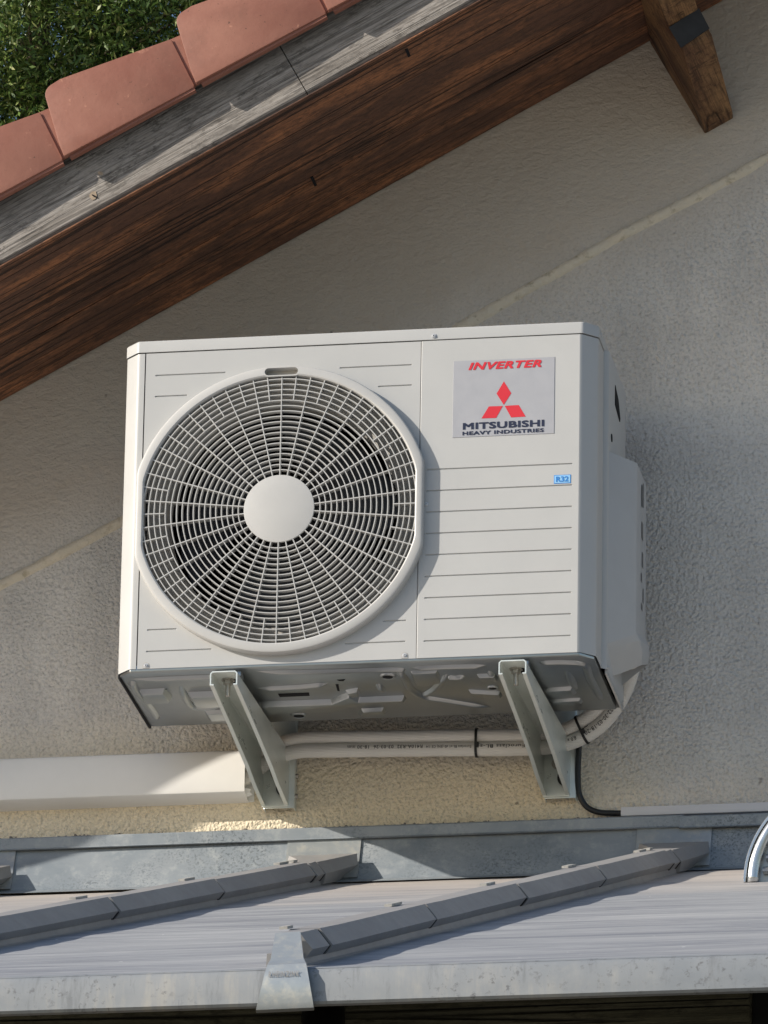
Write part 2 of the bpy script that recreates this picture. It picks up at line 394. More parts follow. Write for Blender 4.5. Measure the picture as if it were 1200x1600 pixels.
# soffit boards: two long boards side by side
def board(name, u0, u1, y0, y1, w0, w1, mat, b=.003, parent=roof):
    bm = bmesh.new(); n = max(1, int((u1-u0)/.12)); sec = [(y0, w0), (y1, w0), (y1, w1), (y0, w1)]
    rings = [[bm.verts.new((u0+(u1-u0)*i/n, y, w_)) for y, w_ in sec] for i in range(n+1)]
    for a, c in zip(rings, rings[1:]):
        for k in range(4): bm.faces.new((a[k], a[(k+1) % 4], c[(k+1) % 4], c[k]))
    bm.faces.new(rings[0][::-1]); bm.faces.new(rings[-1])
    bmesh.ops.recalc_face_normals(bm, faces=bm.faces)
    if b:
        es = [e for e in bm.edges if len(e.link_faces) == 2 and e.calc_face_angle(0) > R(30) and abs((e.verts[0].co-e.verts[1].co).normalized().x) > .9]
        bmesh.ops.bevel(bm, geom=es, offset=b, segments=1 if b > .006 else 2, affect='EDGES', profile=.6)
    return obj(name, bm, mat, parent)
board('soffit_board', -2.8, 5.2, OV+.002, -.332, .0, .0022, 'soffit', .0006)
board('soffit_board', -2.8, 5.2, OV+.0265, -.332, .0024, .024, 'soffit', .0)
board('soffit_board', -2.8, 5.2, -.3305, -.168, .0015, .024, 'soffit', .002)
board('soffit_board', -2.8, 5.2, -.1665, -.005, .0, .024, 'soffit', .002)
board('roof_deck', -2.8, 5.2, OV+.03, 6, .026, .17, 'soffit', 0)
JT = .711
for (u0, u1) in ((-2.8, JT-.0008), (JT+.0008, 5.2)):
    board('fascia_board', u0, u1, OV, OV+.025, .0025, .155, 'greywood', .0075)
# knots, slots and chips on the fascia and soffit
def chip(px, py, y, L, Wd, mat, par, ang=0, t=.0012, dirn=-1):
    p = ru(px, py, y); bm = bmesh.new(); n = 14
    a = []
    for i in range(n):
        th = 2*math.pi*i/n; rr = 1+.25*noise.noise(Vector((i*1.3, px*.1, 0)))
        x, z = L*math.cos(th)*rr, Wd*math.sin(th)*rr
        a.append(Vector((p.x+x*math.cos(ang)-z*math.sin(ang), y-.0005, p.z+x*math.sin(ang)+z*math.cos(ang))))
    prism(bm, a, (0, -t, 0)); return obj('knot', bm, mat, par)
fk = plain('knot_wood', (.36, .28, .20), .8, 0, .4, 90); M['knot'] = fk
chip(146, 306, OV, .008, .006, 'knot', roof, .9, .0006)
chip(148, 307, OV-.0008, .0014, .006, 'dark', roof, .5, .0004)
chip(157, 271, OV, .003, .0055, 'knot', roof, .5, .0004)
for (px, py, a_, L) in ((490, 283, -.9, .012), (637, 82, -.9, .010)):        # dark slots left by old fixings in the soffit
    n_ = RM.to_3x3() @ Vector((0, 0, 1)); d_ = fw + rt*((px-600)/FPX) - up*((py-800)/FPX); t_ = (SOF0-CAM).dot(n_)/d_.dot(n_)
    p_ = RI @ (CAM + d_*t_); bm = bmesh.new(); box(bm, p_.x-.0025, p_.x+.0025, p_.y-L*1.6, p_.y+L*1.6, p_.z-.0012, p_.z+.0006); obj('fixing_slot', bm, 'dark', roof)
# verge tiles (flange hanging outside the fascia)
PT = .2536; TY = -.524
def verge_tile(k):
    u0 = .302+PT*(k-1); bm = bmesh.new(); th = .013
    yo = TY - .003*((k*7) % 3)/3
    # outline in (u,w): lower-left start, counter-clockwise
    L = PT+.055
    out = [(u0, .102), (u0+PT-.0055, .1015), (u0+PT-.0035, .106), (u0+PT+.001, .2015)]
    cx, cw, r = u0+.041, .2115, .020
    tl = [(u0+.058, .2330)] + [(cx+r*math.cos(R(a)), cw+r*math.sin(R(a))) for a in (96, 112, 128, 144, 160, 174)]
    out += tl + [(u0+.013, .175), (u0+.004, .132)]
    def yy(u): return yo - .006 + .010*(u-u0)/PT          # lower end steps out over the next tile
    a = [bm.verts.new((u, yy(u), w_)) for u, w_ in out]; b = [bm.verts.new((u, yy(u)+th, w_)) for u, w_ in out]
    n = len(out); bm.faces.new(a); bm.faces.new(b[::-1])
    for i in range(n): bm.faces.new((a[i], b[i], b[(i+1) % n], a[(i+1) % n]))
    bmesh.ops.recalc_face_normals(bm, faces=bm.faces); bev(bm, .0022, 2, 40)
    t = obj('verge_tile', bm, 'tile', roof); auto(t, 50)
    # upper end tongue that slips under the next tile, and the tile's flat bed
    bm = bmesh.new()
    prism(bm, [(u0+PT-.02, yo+.0075, .107), (u0+PT+.012, yo+.0085, .107), (u0+PT+.036, yo+.0085, .193), (u0+PT-.02, yo+.0075, .199)], (0, .009, 0)); bev(bm, .002)
    s = obj('tile_tongue', bm, 'tile', roof)
    bm = bmesh.new(); top = [(u0+.01, .231), (u0+PT+.03, .199), (u0+PT+.03, .187), (u0+.01, .219)]
    prism(bm, [(u+.02, yo+.012, w_) for u, w_ in top], (0, .30, 0)); obj('tile_bed', bm, 'tile', roof)
    bm = bmesh.new(); prism(bm, [(u0+.008, yo+.0018, .097), (u0+PT-.006, yo+.0062, .097), (u0+PT-.006, yo+.0062, .108), (u0+.008, yo+.0018, .108)], (0, .012, 0)); bev(bm, .0015)
    obj('tile_lip', bm, 'tile', roof)
for k in range(-2, 5): verge_tile(k)
board('tile_field', -2.8, 5.2, TY+.31, 6, .172, .205, 'tile', 0)
# purlin end carried on a corbel under the verge
FO = RI @ Vector((.52334, 0, 1.08809)); WT = .2
wz = -FO.z
M['notch'] = plain('notch_shade_tone', (.035, .038, .042), .8, 0, .3, 30)  # near-black tone that paints the shade inside the purlin's notch
def purl():
    bm = bmesh.new(); prof = [(.01, -.002), (-.02, -.002), (-.20, .066), (-.204, .116), (-.32, .134), (-.463, .165), (-.463, -FO.z), (.01, -FO.z)]
    def L(y): return min(.0245, max(0, -.122*y))
    a = [bm.verts.new((FO.x+L(y), y, FO.z+w_)) for y, w_ in prof]; b = [bm.verts.new((FO.x+L(y)+.057+.02*max(0,-y-.2)/.3, y, FO.z+w_)) for y, w_ in prof]
    n = len(prof)
    for i in range(n): bm.faces.new((a[i], a[(i+1) % n], b[(i+1) % n], b[i]))
    bm.faces.new(a); bm.faces.new(b[::-1]); bmesh.ops.recalc_face_normals(bm, faces=bm.faces); bev(bm, .003, 2, 20)
    o = auto(obj('purlin_end', bm, 'purlin', roof), 30)
    bm = bmesh.new(); prism(bm, [(FO.x+.0235, -.2045, FO.z+.072), (FO.x+.083, -.2045, FO.z+.078), (FO.x+.085, -.2085, FO.z+.118), (FO.x+.0235, -.2085, FO.z+.114)], (0, .003, 0)); obj('notch_shade_face', bm, 'notch', roof)  # thin dark plate laid over the riser as its shade
purl()

# ================================================================== ZINC PORCH ROOF
porch = empty('porch_roof', (0, -1.8, -5.8), label='low zinc standing batten roof below the wall, weathered grey', cat='roof')
def pp(o): o.parent = porch; o.matrix_parent_inverse = Matrix.Translation((0, 1.8, 5.8)); return o
ZR, TS = -.247, .3455; EV = -3.65
def rz(y): return ZR + TS*y
CS = 1/math.sqrt(1+TS*TS); RN = Vector((0, -TS, 1))*CS        # roof normal
RD = Vector((0, 1, TS))*CS                                    # up the slope
BAT = [-.705, -.110, .485, 1.165]
# sheet with the slight oil-canning real zinc has
bm = bmesh.new(); xs = np.linspace(-2.2, 2.6, 161); ys = np.linspace(-.03, EV, 261)
G = []
for y in ys:
    row = []
    for x in xs:
        d = min(abs(x-b) for b in BAT); k = min(1, d/.1); e = min(1, abs(y-EV)/.15)
        h = (.0042*noise.noise(Vector((x*.9, y*3.3, 0))) + .0016*noise.noise(Vector((x*1.6, y*9, 4))))*k*e
        row.append(bm.verts.new((x, y, rz(y)+h)))
    G.append(row)
for a, b in zip(G, G[1:]):
    for i in range(len(a)-1): bm.faces.new((a[i], a[i+1], b[i+1], b[i]))
pp(obj('roof_sheet', bm, 'zinc_sheet', None, True))
# underside deck
bm = bmesh.new(); prism(bm, [(-2.2, -.01, rz(-.01)-.03), (-2.2, EV+.02, rz(EV+.02)-.03), (-2.2, EV+.02, rz(EV+.02)-.012), (-2.2, -.01, rz(-.01)-.012)], (4.8, 0, 0))
pp(obj('roof_deck', bm, 'beam'))
# apron flashing and cover strip along the wall
bm = bmesh.new()
n = 120; prof = [(-.004, -.172), (-.022, -.176), (-.026, -.182), (-.052, -.246), (-.060, -.2625), (-.10, rz(-.10)+.0025)]
rows = []
for i in range(n+1):
    x = -2.2+4.8*i/n; rows.append([bm.verts.new((x, y+.002*noise.noise(Vector((x*3, y*9, 0))), z)) for y, z in prof])
for a, b in zip(rows, rows[1:]):
    for k in range(len(prof)-1): bm.faces.new((a[k], a[k+1], b[k+1], b[k]))
pp(auto(obj('apron_flashing', bm, 'zinc_apron'), 25))
def cover(x0, x1, dz, dy, y_out=-.031):
    bm = bmesh.new(); n = int((x1-x0)/.03); rows = []
    prof = [(.002, -.1535), (-.012, -.1570), (y_out, -.1592), (y_out-.002, -.162), (y_out-.0015, -.1785), (y_out-.004, -.1812), (y_out+.001, -.1815), (y_out+.002, -.163)]
    for i in range(n+1):
        x = x0+(x1-x0)*i/n; wv = .0012*noise.noise(Vector((x*4, 2, 0)))
        rows.append([bm.verts.new((x, y+dy+wv, z+dz+wv*.6)) for y, z in prof])
    for a, b in zip(rows, rows[1:]):
        for k in range(len(prof)-1): bm.faces.new((a[k], a[k+1], b[k+1], b[k]))
    bm.faces.new(rows[0]); bm.faces.new(rows[-1][::-1])
    return pp(auto(obj('cover_strip', bm, 'zinc_apron'), 25))
XJ = at(1064, 1295, -.03).x
cover(-2.2, XJ+.004, 0, 0); cover(XJ-.002, 2.6, -.003, -.0035)
# crumbled plaster edge over the strip
bm = bmesh.new()
for i in range(520):
    x = random.uniform(-.75, .75)
    if random.random() < .25 and -.2 < x < .0: continue
    c = Vector((x, -.004, -.1545+random.uniform(-.001, .0035))); r = random.uniform(.0012, .0034)
    m = Matrix.Translation(c) @ Matrix.Rotation(random.random()*6, 4, 'Y') @ Matrix.Diagonal((r*random.uniform(.8, 1.8), r*.8, r*random.uniform(.5, 1.2), 1))
    bmesh.ops.create_icosphere(bm, subdivisions=1, radius=1, matrix=m)
M['grout'] = plain('grey_sealant', (.20, .18, .155), .9, 0, .3, 90)
pp(obj('crumbled_sealant', bm, 'grout'))
M['clip'] = plain('pale_zinc_clip', (.42, .41, .38), .6, .1, .25, 90)
# batten caps
HP = [(-.024, .009), (-.033, .0195), (-.018, .040), (.018, .040), (.033, .0195), (.024, .009)]
def sect(xc, y, sc=1.0, dw=0, hp=HP): return [Vector((xc+x*sc, y, rz(y))) + RN*((w_)*sc+dw) for x, w_ in hp]
def loft(bm, secs, close=True):
    R_ = [[bm.verts.new(p) for p in s] for s in secs]
    for a, b in zip(R_, R_[1:]):
        m = len(a)
        for k in range(m if close else m-1): bm.faces.new((a[k], a[(k+1) % m], b[(k+1) % m], b[k]))
    bm.faces.new(R_[0][::-1]); bm.faces.new(R_[-1])
for xc in BAT:
    bm = bmesh.new(); pf = [(-.0235, -.1775), (-.0275, -.182), (-.0535, -.246), (-.0615, -.2600)]
    rows = [[bm.verts.new((x, y-.0022, z+.0005)) for y, z in pf] for x in (xc-.066, xc+.060)]
    rb = [[bm.verts.new((x, y-.0002, z)) for y, z in pf] for x in (xc-.066, xc+.060)]
    for k in range(3):
        bm.faces.new((rows[0][k], rows[1][k], rows[1][k+1], rows[0][k+1]))
        for i in (0, 1): bm.faces.new((rows[i][k], rows[i][k+1], rb[i][k+1], rb[i][k]))
    pp(obj('apron_patch', bm, 'zinc_bright'))
Y0, LC = -.2813, .7862
for bi, xc in enumerate(BAT):
    # upstand behind the caps
    bm = bmesh.new(); loft(bm, [sect(xc, y, 1, -.004, [(-.024, 0), (-.022, .02), (.022, .02), (.0235, .006), (.031, .0005)]) for y in (-.06, -1.0, -2.2, EV+.09)])
    pp(obj('batten_upstand', bm, 'zinc_cap'))
    cuts = [-.200, Y0] + [Y0-LC*i for i in (1, 2, 3, 4)] + [EV+.075]
    for ci, (a, b) in enumerate(zip(cuts, cuts[1:])):
        if b > a-.02: continue
        bm = bmesh.new(); g = .013
        ww = lambda y: .0012*noise.noise(Vector((xc*9, y*3, ci)))
        ys_ = np.linspace(a-g, b, 7)
        jx = random.uniform(-.0012, .0012); jw = random.uniform(-.0008, .0008)
        secs = [sect(xc+jx+ww(y), y, 1.0+.02*(i == 6), jw+.0016*(1-i/6)) for i, y in enumerate(ys_)]
        if ci == len(cuts)-2: 
            def nar(y, f): return sect(xc, y, 1, 0, [(x*(f if x < 0 else 1), w_) for x, w_ in HP])
            secs = [nar(a-g, .9), nar(a-g-.03, .55), nar(b+.05, .5), nar(b+.02, .4)]
        loft(bm, secs); cp = pp(auto(obj('batten_cap', bm, 'zinc_cap'), 20))
        # dark lap joint collar and the folded clip lying over the joint
        bm = bmesh.new(); loft(bm, [sect(xc, a+.002, .965), sect(xc, a-g-.001, .965)]); pp(obj('lap_joint', bm, 'dark'))
        if ci >= 0:
            bm = bmesh.new(); y1 = a+.012; y2 = a+.012-.0
            L = .115 if ci > 1 else .05
            c0 = Vector((xc-.017, a-g, rz(a-g)))+RN*.042
            p = [c0, c0+RD*-.012, c0+RD*-L*.0]
            # rolled tab across the cap's top edge
            tb = [Vector((xc-.024, a-.004, rz(a-.004)))+RN*.039, Vector((xc-.024, a+.10*0-.004, rz(a-.004)))+RN*.046]
            box_pts = []
            q0 = Vector((xc-.024, a-.0, rz(a-.0))) + RN*.0412; q1 = Vector((xc-.014, a-.0, rz(a-.0))) + RN*.0415; LT = .085 if a-.15 > b else .04
            prism(bm, [q0, q1, q1-RD*LT, q0-RD*LT], RN*.0036); bev(bm, .001, 1)
            pp(obj('clip', bm, 'clip'))
    # boot where the batten meets the apron
    bm = bmesh.new()
    def bs(y, t):
        f = t*t
        return [Vector((xc+x, y, rz(y)))+RN*w_ for x, w_ in ((-.030-.020*f, .004), (-.034-.030*f, .021+.006*f), (-.018-.040*f, .040+.008*f), (.018+.040*f, .040+.008*f), (.033+.026*f, .021+.008*f), (.028+.002*f, .003))]
    loft(bm, [bs(-.201-.147*t*1.0, 0) if False else bs(-.2015+.158*t, t) for t in (0, .2, .4, .6, .8, 1.0)])
    pp(auto(obj('batten_boot', bm, 'zinc_cap'), 25))
    bm = bmesh.new(); loft(bm, [sect(xc, -.198, .965), sect(xc, -.206, .965)]); pp(obj('lap_joint', bm, 'dark'))
# eave strip
def eave(x0, x1, top=0):
    bm = bmesh.new(); n = int((x1-x0)/.03); rows = []
    z = rz(EV)
    prof = [(EV+.03, rz(EV+.03)+.0006), (EV+.004, rz(EV+.004)+.0012), (EV-.002, z-.002), (EV-.005, z-.008), (EV-.006, z-.030), (EV-.006, z-.0425), (EV-.003, z-.0455), (EV+.006, z-.0455), (EV+.009, z-.038), (EV+.006, z-.034)]
    for i in range(n+1):
        x = x0+(x1-x0)*i/n; w1 = .0014*noise.noise(Vector((x*5, 0, 7)))
        rows.append([bm.verts.new((x, y+w1, zz+w1*.5)) for y, zz in prof])
    for a, b in zip(rows, rows[1:]):
        for k in range(len(prof)-1): bm.faces.new((a[k], a[k+1], b[k+1], b[k]))
    return pp(auto(obj('eave_strip', bm, 'zinc_eave'), 40))
edges = [-2.2]+[b for b in BAT]+[2.6]
for a, b in zip(edges, edges[1:]): eave(a+(.028 if a in BAT else 0), b-(.0 if b in BAT else 0))
# trapezoid eave caps closing the battens
for bi, xc in enumerate(BAT):
    bm = bmesh.new(); z = rz(EV)
    yt, yb = EV+.075, EV-.010
    front = [(xc-.034, yb-.001, z-.050), (xc+.036, yb-.001, z-.047), (xc+.034, yb-.003, z-.040), (xc+.021, yt-.012, rz(yt)+.040), (xc-.012, yt-.012, rz(yt)+.041), (xc-.031, yb-.003, z-.042)]
    XB = BAT[2]
    def ed(py, y, zz):
        f = (1577-py)/114; l = at(400+30*f, py, y).x-XB+xc; r_ = at(490-21*f, py-8*(1-f), y).x-XB+xc
        return [(l, y, zz), (r_, y, zz+.001)]
    rows = [ed(1577, yb+.006, z-.053), ed(1577, yb-.001, z-.0525), ed(1570, yb-.0045, z-.046), ed(1530, yb-.005, z-.012), ed(1512, yb+.000, z+.003), ed(1490, EV+.030, z+.0225), ed(1463, yt-.002, rz(yt)+.0425)]
    V = [[bm.verts.new(p) for p in r] for r in rows]
    V2 = [[bm.verts.new(Vector(p)+Vector((0, .004, 0))) for p in r] for r in rows]
    for a, b in zip(V, V[1:]): bm.faces.new((a[0], a[1], b[1], b[0]))
    for a, b in zip(V2, V2[1:]): bm.faces.new((a[0], b[0], b[1], a[1]))
    for s in (0, 1):
        for i in range(len(V)-1): bm.faces.new((V[i][s], V[i+1][s], V2[i+1][s], V2[i][s]))
    bm.faces.new((V[0][0], V[0][1], V2[0][1], V2[0][0])); bm.faces.new((V[-1][0], V[-1][1], V2[-1][1], V2[-1][0]))
    ec = pp(auto(obj('eave_cap', bm, 'zinc_bright'), 40))
    if bi == 2:
        x0, x1 = at(420, 1524, yb-.005).x, at(468, 1520, yb-.005).x; zc = at(445, 1522, yb-.005).z
        t = text_obj('stamped_lettering', 'RHEINZINK', flatmap(x0, x1, zc-.0034, zc+.0034, yb-.0058), 'zinc_cap', None, fat=(.002, .01), space=1.25)
        asub(t, ec)
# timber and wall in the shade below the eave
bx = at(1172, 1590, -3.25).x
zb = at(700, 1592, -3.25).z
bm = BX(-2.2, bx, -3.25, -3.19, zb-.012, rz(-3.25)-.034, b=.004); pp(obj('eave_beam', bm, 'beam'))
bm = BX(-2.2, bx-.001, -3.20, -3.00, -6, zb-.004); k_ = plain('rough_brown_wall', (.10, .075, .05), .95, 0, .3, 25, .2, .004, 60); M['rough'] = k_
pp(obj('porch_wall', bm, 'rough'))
bm = BX(bx+.001, 2.6, -3.23, -3.05, -6, rz(-3.23)-.034); pp(obj('dark_opening_block', bm, 'black'))  # black block painting the darkness of the opening beside the wall
bl = at(505, 1590, -3.45)
bm = bmesh.new(); zt_ = at(505, 1560, -3.30).z; cyl(bm, (at(505, 1590, -3.30).x, -3.30, zt_-1.5), (0, 0, 1), .027, 1.5, 32); 
o = obj('downpipe', bm, 'black', None, True); tag(o, 'black downpipe end just under the zinc eave, mostly hidden', 'downpipe')

# ================================================================== ROOF VENT (lower right)
YV = -.62
vb = at(1162, 1371, YV); YV = YV
zbase = rz(YV)
# find depth at which the foot lies on the roof
lo, hi = -2.5, -.1
for _ in range(50):
    mid = (lo+hi)/2; p = at(1162, 1371, mid)
    if p.z > rz(mid): lo, hi = lo, mid
    else: lo, hi = mid, hi
YV = max(-1.5, min(-.3, (lo+hi)/2)); YV = -.75
p = at(1162, 1371, YV); VR = .168; vc = Vector((p.x+VR, YV, rz(YV)-.002))
vent = empty('roof_vent', vc, label='shiny galvanised half round roof vent with louvres, cut by right edge', cat='roof vent')
def vp(o): o.parent = vent; return o
def arcpts(r, n=40): return [(r*math.cos(math.pi*i/n), r*math.sin(math.pi*i/n)) for i in range(n+1)]
def arcband(r0, r1, y0, y1, n=48):
    bm = bmesh.new(); A = arcpts(r0, n); B = arcpts(r1, n)
    rs = [[bm.verts.new(q) for q in ((a[0], y0, a[1]), (b[0], y0, b[1]), (b[0], y1, b[1]), (a[0], y1, a[1]))] for a, b in zip(A, B)]
    for a, b in zip(rs, rs[1:]):
        for k in range(4): bm.faces.new((a[k], a[(k+1) % 4], b[(k+1) % 4], b[k]))
    bm.faces.new(rs[0][::-1]); bm.faces.new(rs[-1]); bmesh.ops.recalc_face_normals(bm, faces=bm.faces); return bm
M['bright'] = plain('shiny_galvanised', (.55, .57, .58), .25, .85, .12, 25)
bm = bmesh.new(); A = arcpts(VR, 48); r1 = [bm.verts.new((x, .012, z)) for x, z in A]
r2 = [bm.verts.new((x*.8, .55, z*.8+TS*.55)) for x, z in A]
for i in range(48): bm.faces.new((r1[i], r1[i+1], r2[i+1], r2[i]))
bm.faces.new(r2)
vp(obj('hood', bm, 'bright', None, True))
vp(auto(obj('hood_rim', bev(arcband(VR-.004, VR+.0005, -.004, .012), .001, 1), 'bright'), 40))
bm = bmesh.new(); path = [Vector((x, .0, z)) for x, z in arcpts(VR-.015, 60)]; tube(bm, path, .0095, 14)
vp(obj('bead_ring', bm, 'bright', None, True))
bm = bmesh.new(); A = arcpts(VR-.02, 40); bm.faces.new([bm.verts.new((x, .008, z)) for x, z in A]); vp(obj('face_plate', bm, 'zinc_bright'))
for i in range(6):
    z = .02+i*.021; hw = math.sqrt(max(0, (VR-.029)**2-z*z))
    bm = bmesh.new(); prism(bm, [(-hw, .004, z-.006), (-hw, -.007, z-.004), (-hw, -.001, z+.004), (-hw, .004, z+.007)], (2*hw, 0, 0)); bev(bm, .0012, 1)
    vp(obj('louvre', bm, 'bright'))

# ================================================================== AIR CONDITIONER
W2, D, FY = .40, .29, -.42; CH = .024; BY = FY+D
TOP = .5592; LID0, LID1 = .5612, .5822
ac = empty('air_conditioner', (0, (FY+BY)/2, -.004), label='white outdoor air conditioning unit with round fan guard on wall brackets', cat='air conditioner')
AI = Matrix.Translation((0, -(FY+BY)/2, .004))
def ap(o, par=None):
    o.parent = par or ac; o.matrix_parent_inverse = AI; return o
def rc(x, y, sx, r=.004, a0=0, a1=45, n=3): pass
def corner(side, yend):
    """plan polyline: front face edge -> chamfer -> side, rounded"""
    s = side; c = W2-CH; o = []
    o += [(s*(c-.004), FY)]
    o += [(s*(c-.0005), FY+.0003), (s*(c+.0022), FY+.0022)]
    o += [(s*(W2-.0022), FY+CH-.0022), (s*(W2-.0003), FY+CH+.0005), (s*W2, FY+CH+.004)]
    o += [(s*W2, yend)]
    return o
GX, GZ = -.1280, .2680; RO, RI_ = .2535, .2357; FO_, FI = .2425, .2285
def loopc(r, flat, n=128):
    o = []
    for i in range(n):
        t = 2*math.pi*i/n; x = r*math.cos(t); z = r*math.sin(t)
        o.append((max(-flat, min(flat, x)), z))
    return o
def panel(name, x0, x1, z0, z1, y, slots, hole=None, fold=.008, r=.003):
    """pressed sheet with real grooves and an optional fan opening"""
    bm = bmesh.new(); loops = []
    def loop(pts):
        vs = [bm.verts.new((x, y, z)) for x, z in pts]; es = [bm.edges.new((vs[i], vs[(i+1) % len(vs)])) for i in range(len(vs))]
        loops.append(vs); return vs, es
    E = []
    outer, es = loop([(x0, z0), (x1, z0), (x1, z1), (x0, z1)]); E += es
    hv = None
    if hole: hv, es = loop([(GX+x, GZ+z) for x, z in loopc(RI_+.004, FI+.003)]); E += es
    tr = []
    for (sx0, sx1, sz) in slots:
        h = .0015; pts = []
        for a in range(-90, 91, 45): pts.append((sx1+h*math.cos(R(a)), sz+h*math.sin(R(a))))
        for a in range(90, 271, 45): pts.append((sx0+h*math.cos(R(a)), sz+h*math.sin(R(a))))
        v, es = loop(pts); E += es; tr.append((v, sx0, sx1, sz))
    bmesh.ops.triangle_fill(bm, use_beauty=True, use_dissolve=False, edges=E, normal=(0, -1, 0))
    kill = []
    for f in bm.faces:
        c = f.calc_center_median()
        if hole and math.hypot(c.x-GX, c.z-GZ) < RI_ and abs(c.x-GX) < FI: kill.append(f); continue
        for (v, a, b, sz) in tr:
            if a-.0015 < c.x < b+.0015 and abs(c.z-sz) < .00145 and all(vv in v for vv in f.verts): kill.append(f); break
    bmesh.ops.delete(bm, geom=kill, context='FACES_ONLY')
    for (v, a, b, sz) in tr:
        n = len(v); inn = [bm.verts.new((min(max(q.co.x, a), b), y+.0019, sz+(q.co.z-sz)*.35+.0004)) for q in v]
        for i in range(n): bm.faces.new((v[i], v[(i+1) % n], inn[(i+1) % n], inn[i]))
        bm.faces.new(inn)
    # folded edges
    fb = [bm.verts.new(v.co+Vector((0, fold, 0))) for v in outer]
    for i in range(4): bm.faces.new((outer[i], outer[(i+1) % 4], fb[(i+1) % 4], fb[i]))
    if hv:
        hb = [bm.verts.new(v.co+Vector((0, .006, 0))) for v in hv]; n = len(hv)
        for i in range(n): bm.faces.new((hv[i], hv[(i+1) % n], hb[(i+1) % n], hb[i]))
    bm.normal_update()
    for f in bm.faces:
        if abs(f.normal.y) > .9 and f.normal.y > 0: f.normal_flip()
    me = bpy.data.meshes.new(name); bm.to_mesh(me); bm.free(); return ap(link(name, me, 'paint'))
XL = -.3640
fs = [(-.345, -.2272, .5192), (-.345, -.2920, .4815), (-.3467, -.299, .0682), (-.3475, -.239, .0304), (-.0316, .0886, .5182), (.0341, .0892, .4820), (.0499, .0862, .0673), (-.0136, .0858, .0307)]
panel('front_panel', XL+.0012, .1042, .0005, TOP, FY, fs, True)
ss = [(.1180, .3607, .3301-.03755*i) for i in range(9)]
svc = panel('service_panel', .1066, W2-CH-.004, .0005, TOP, FY-.0008, ss, None, .004)
bm = bmesh.new(); c = corner(1, BY-.205); c[0] = (c[0][0], FY-.0008); strip(bm, c, .0005, TOP)
bm2 = bmesh.new(); strip(bm2, [(.1046, FY+.004), (.1046, FY+.0012), (.1067, FY-.0008)], .0005, TOP); asub(obj('seam_fold', bm2, 'paint', None, True, False), svc)
a = asub(obj('corner_fold', bm, 'paint', None, True, False), svc)
bm = bmesh.new(); strip(bm, [(XL-.0008, FY+.006), (XL-.0008, FY)]+corner(-1, BY), .0005, TOP); ap(auto(obj('left_side_panel', bm, 'paint', None, True, False), 60))
# right side panel stepping out behind the service panel
SP = .4085; SY = -.335
bm = bmesh.new(); strip(bm, [(W2-.002, SY), (W2+.0005, SY), (SP-.001, SY+.005), (SP, SY+.0065), (SP, BY), (W2-.02, BY)], .0005, TOP+.003); rs = ap(auto(obj('right_side_panel', bm, 'paint', None, True, False), 60))
# lid
bm = bmesh.new(); e = .0012
pl = [(x*(1+e/.4), y-e) for x, y in corner(-1, BY+.006)[::-1]] + [(x*(1+e/.4), y-e) for x, y in corner(1, BY+.006)]
prism(bm, [(x, y, LID0) for x, y in pl], (0, 0, LID1-LID0)); bmesh.ops.recalc_face_normals(bm, faces=bm.faces)
tope = [ed for ed in bm.edges if all(abs(v.co.z-LID1) < 1e-5 for v in ed.verts)]
bmesh.ops.bevel(bm, geom=tope, offset=.0035, segments=3, affect='EDGES', profile=.5)
ap(auto(obj('lid', bm, 'paint'), 35))
# dark core so that seams read dark and the inside is closed
bm = bmesh.new(); box(bm, .112, W2-CH-.006, FY+.006, BY-.004, .004, .575); box(bm, .3, W2-.006, FY+CH+.02, BY-.004, .004, .575); box(bm, -W2+.006, .112, BY-.012, BY-.004, .004, .575); box(bm, -W2+.004, -W2+.012, FY+CH, BY-.004, .004, .575); box(bm, -W2+.02, .112, FY+.012, BY-.004, .5622, .575)
strip(bm, [(-W2+.01, FY+.02), (XL-.010, FY+.004), (XL+.010, FY+.004)], .004, .56)
ap(obj('inner_frame', bm, 'dark'))
bm = bmesh.new(); box(bm, -.385, .10, BY-.022, BY-.0125, .01, .55)
ap(obj('coil', bm, 'fan'))
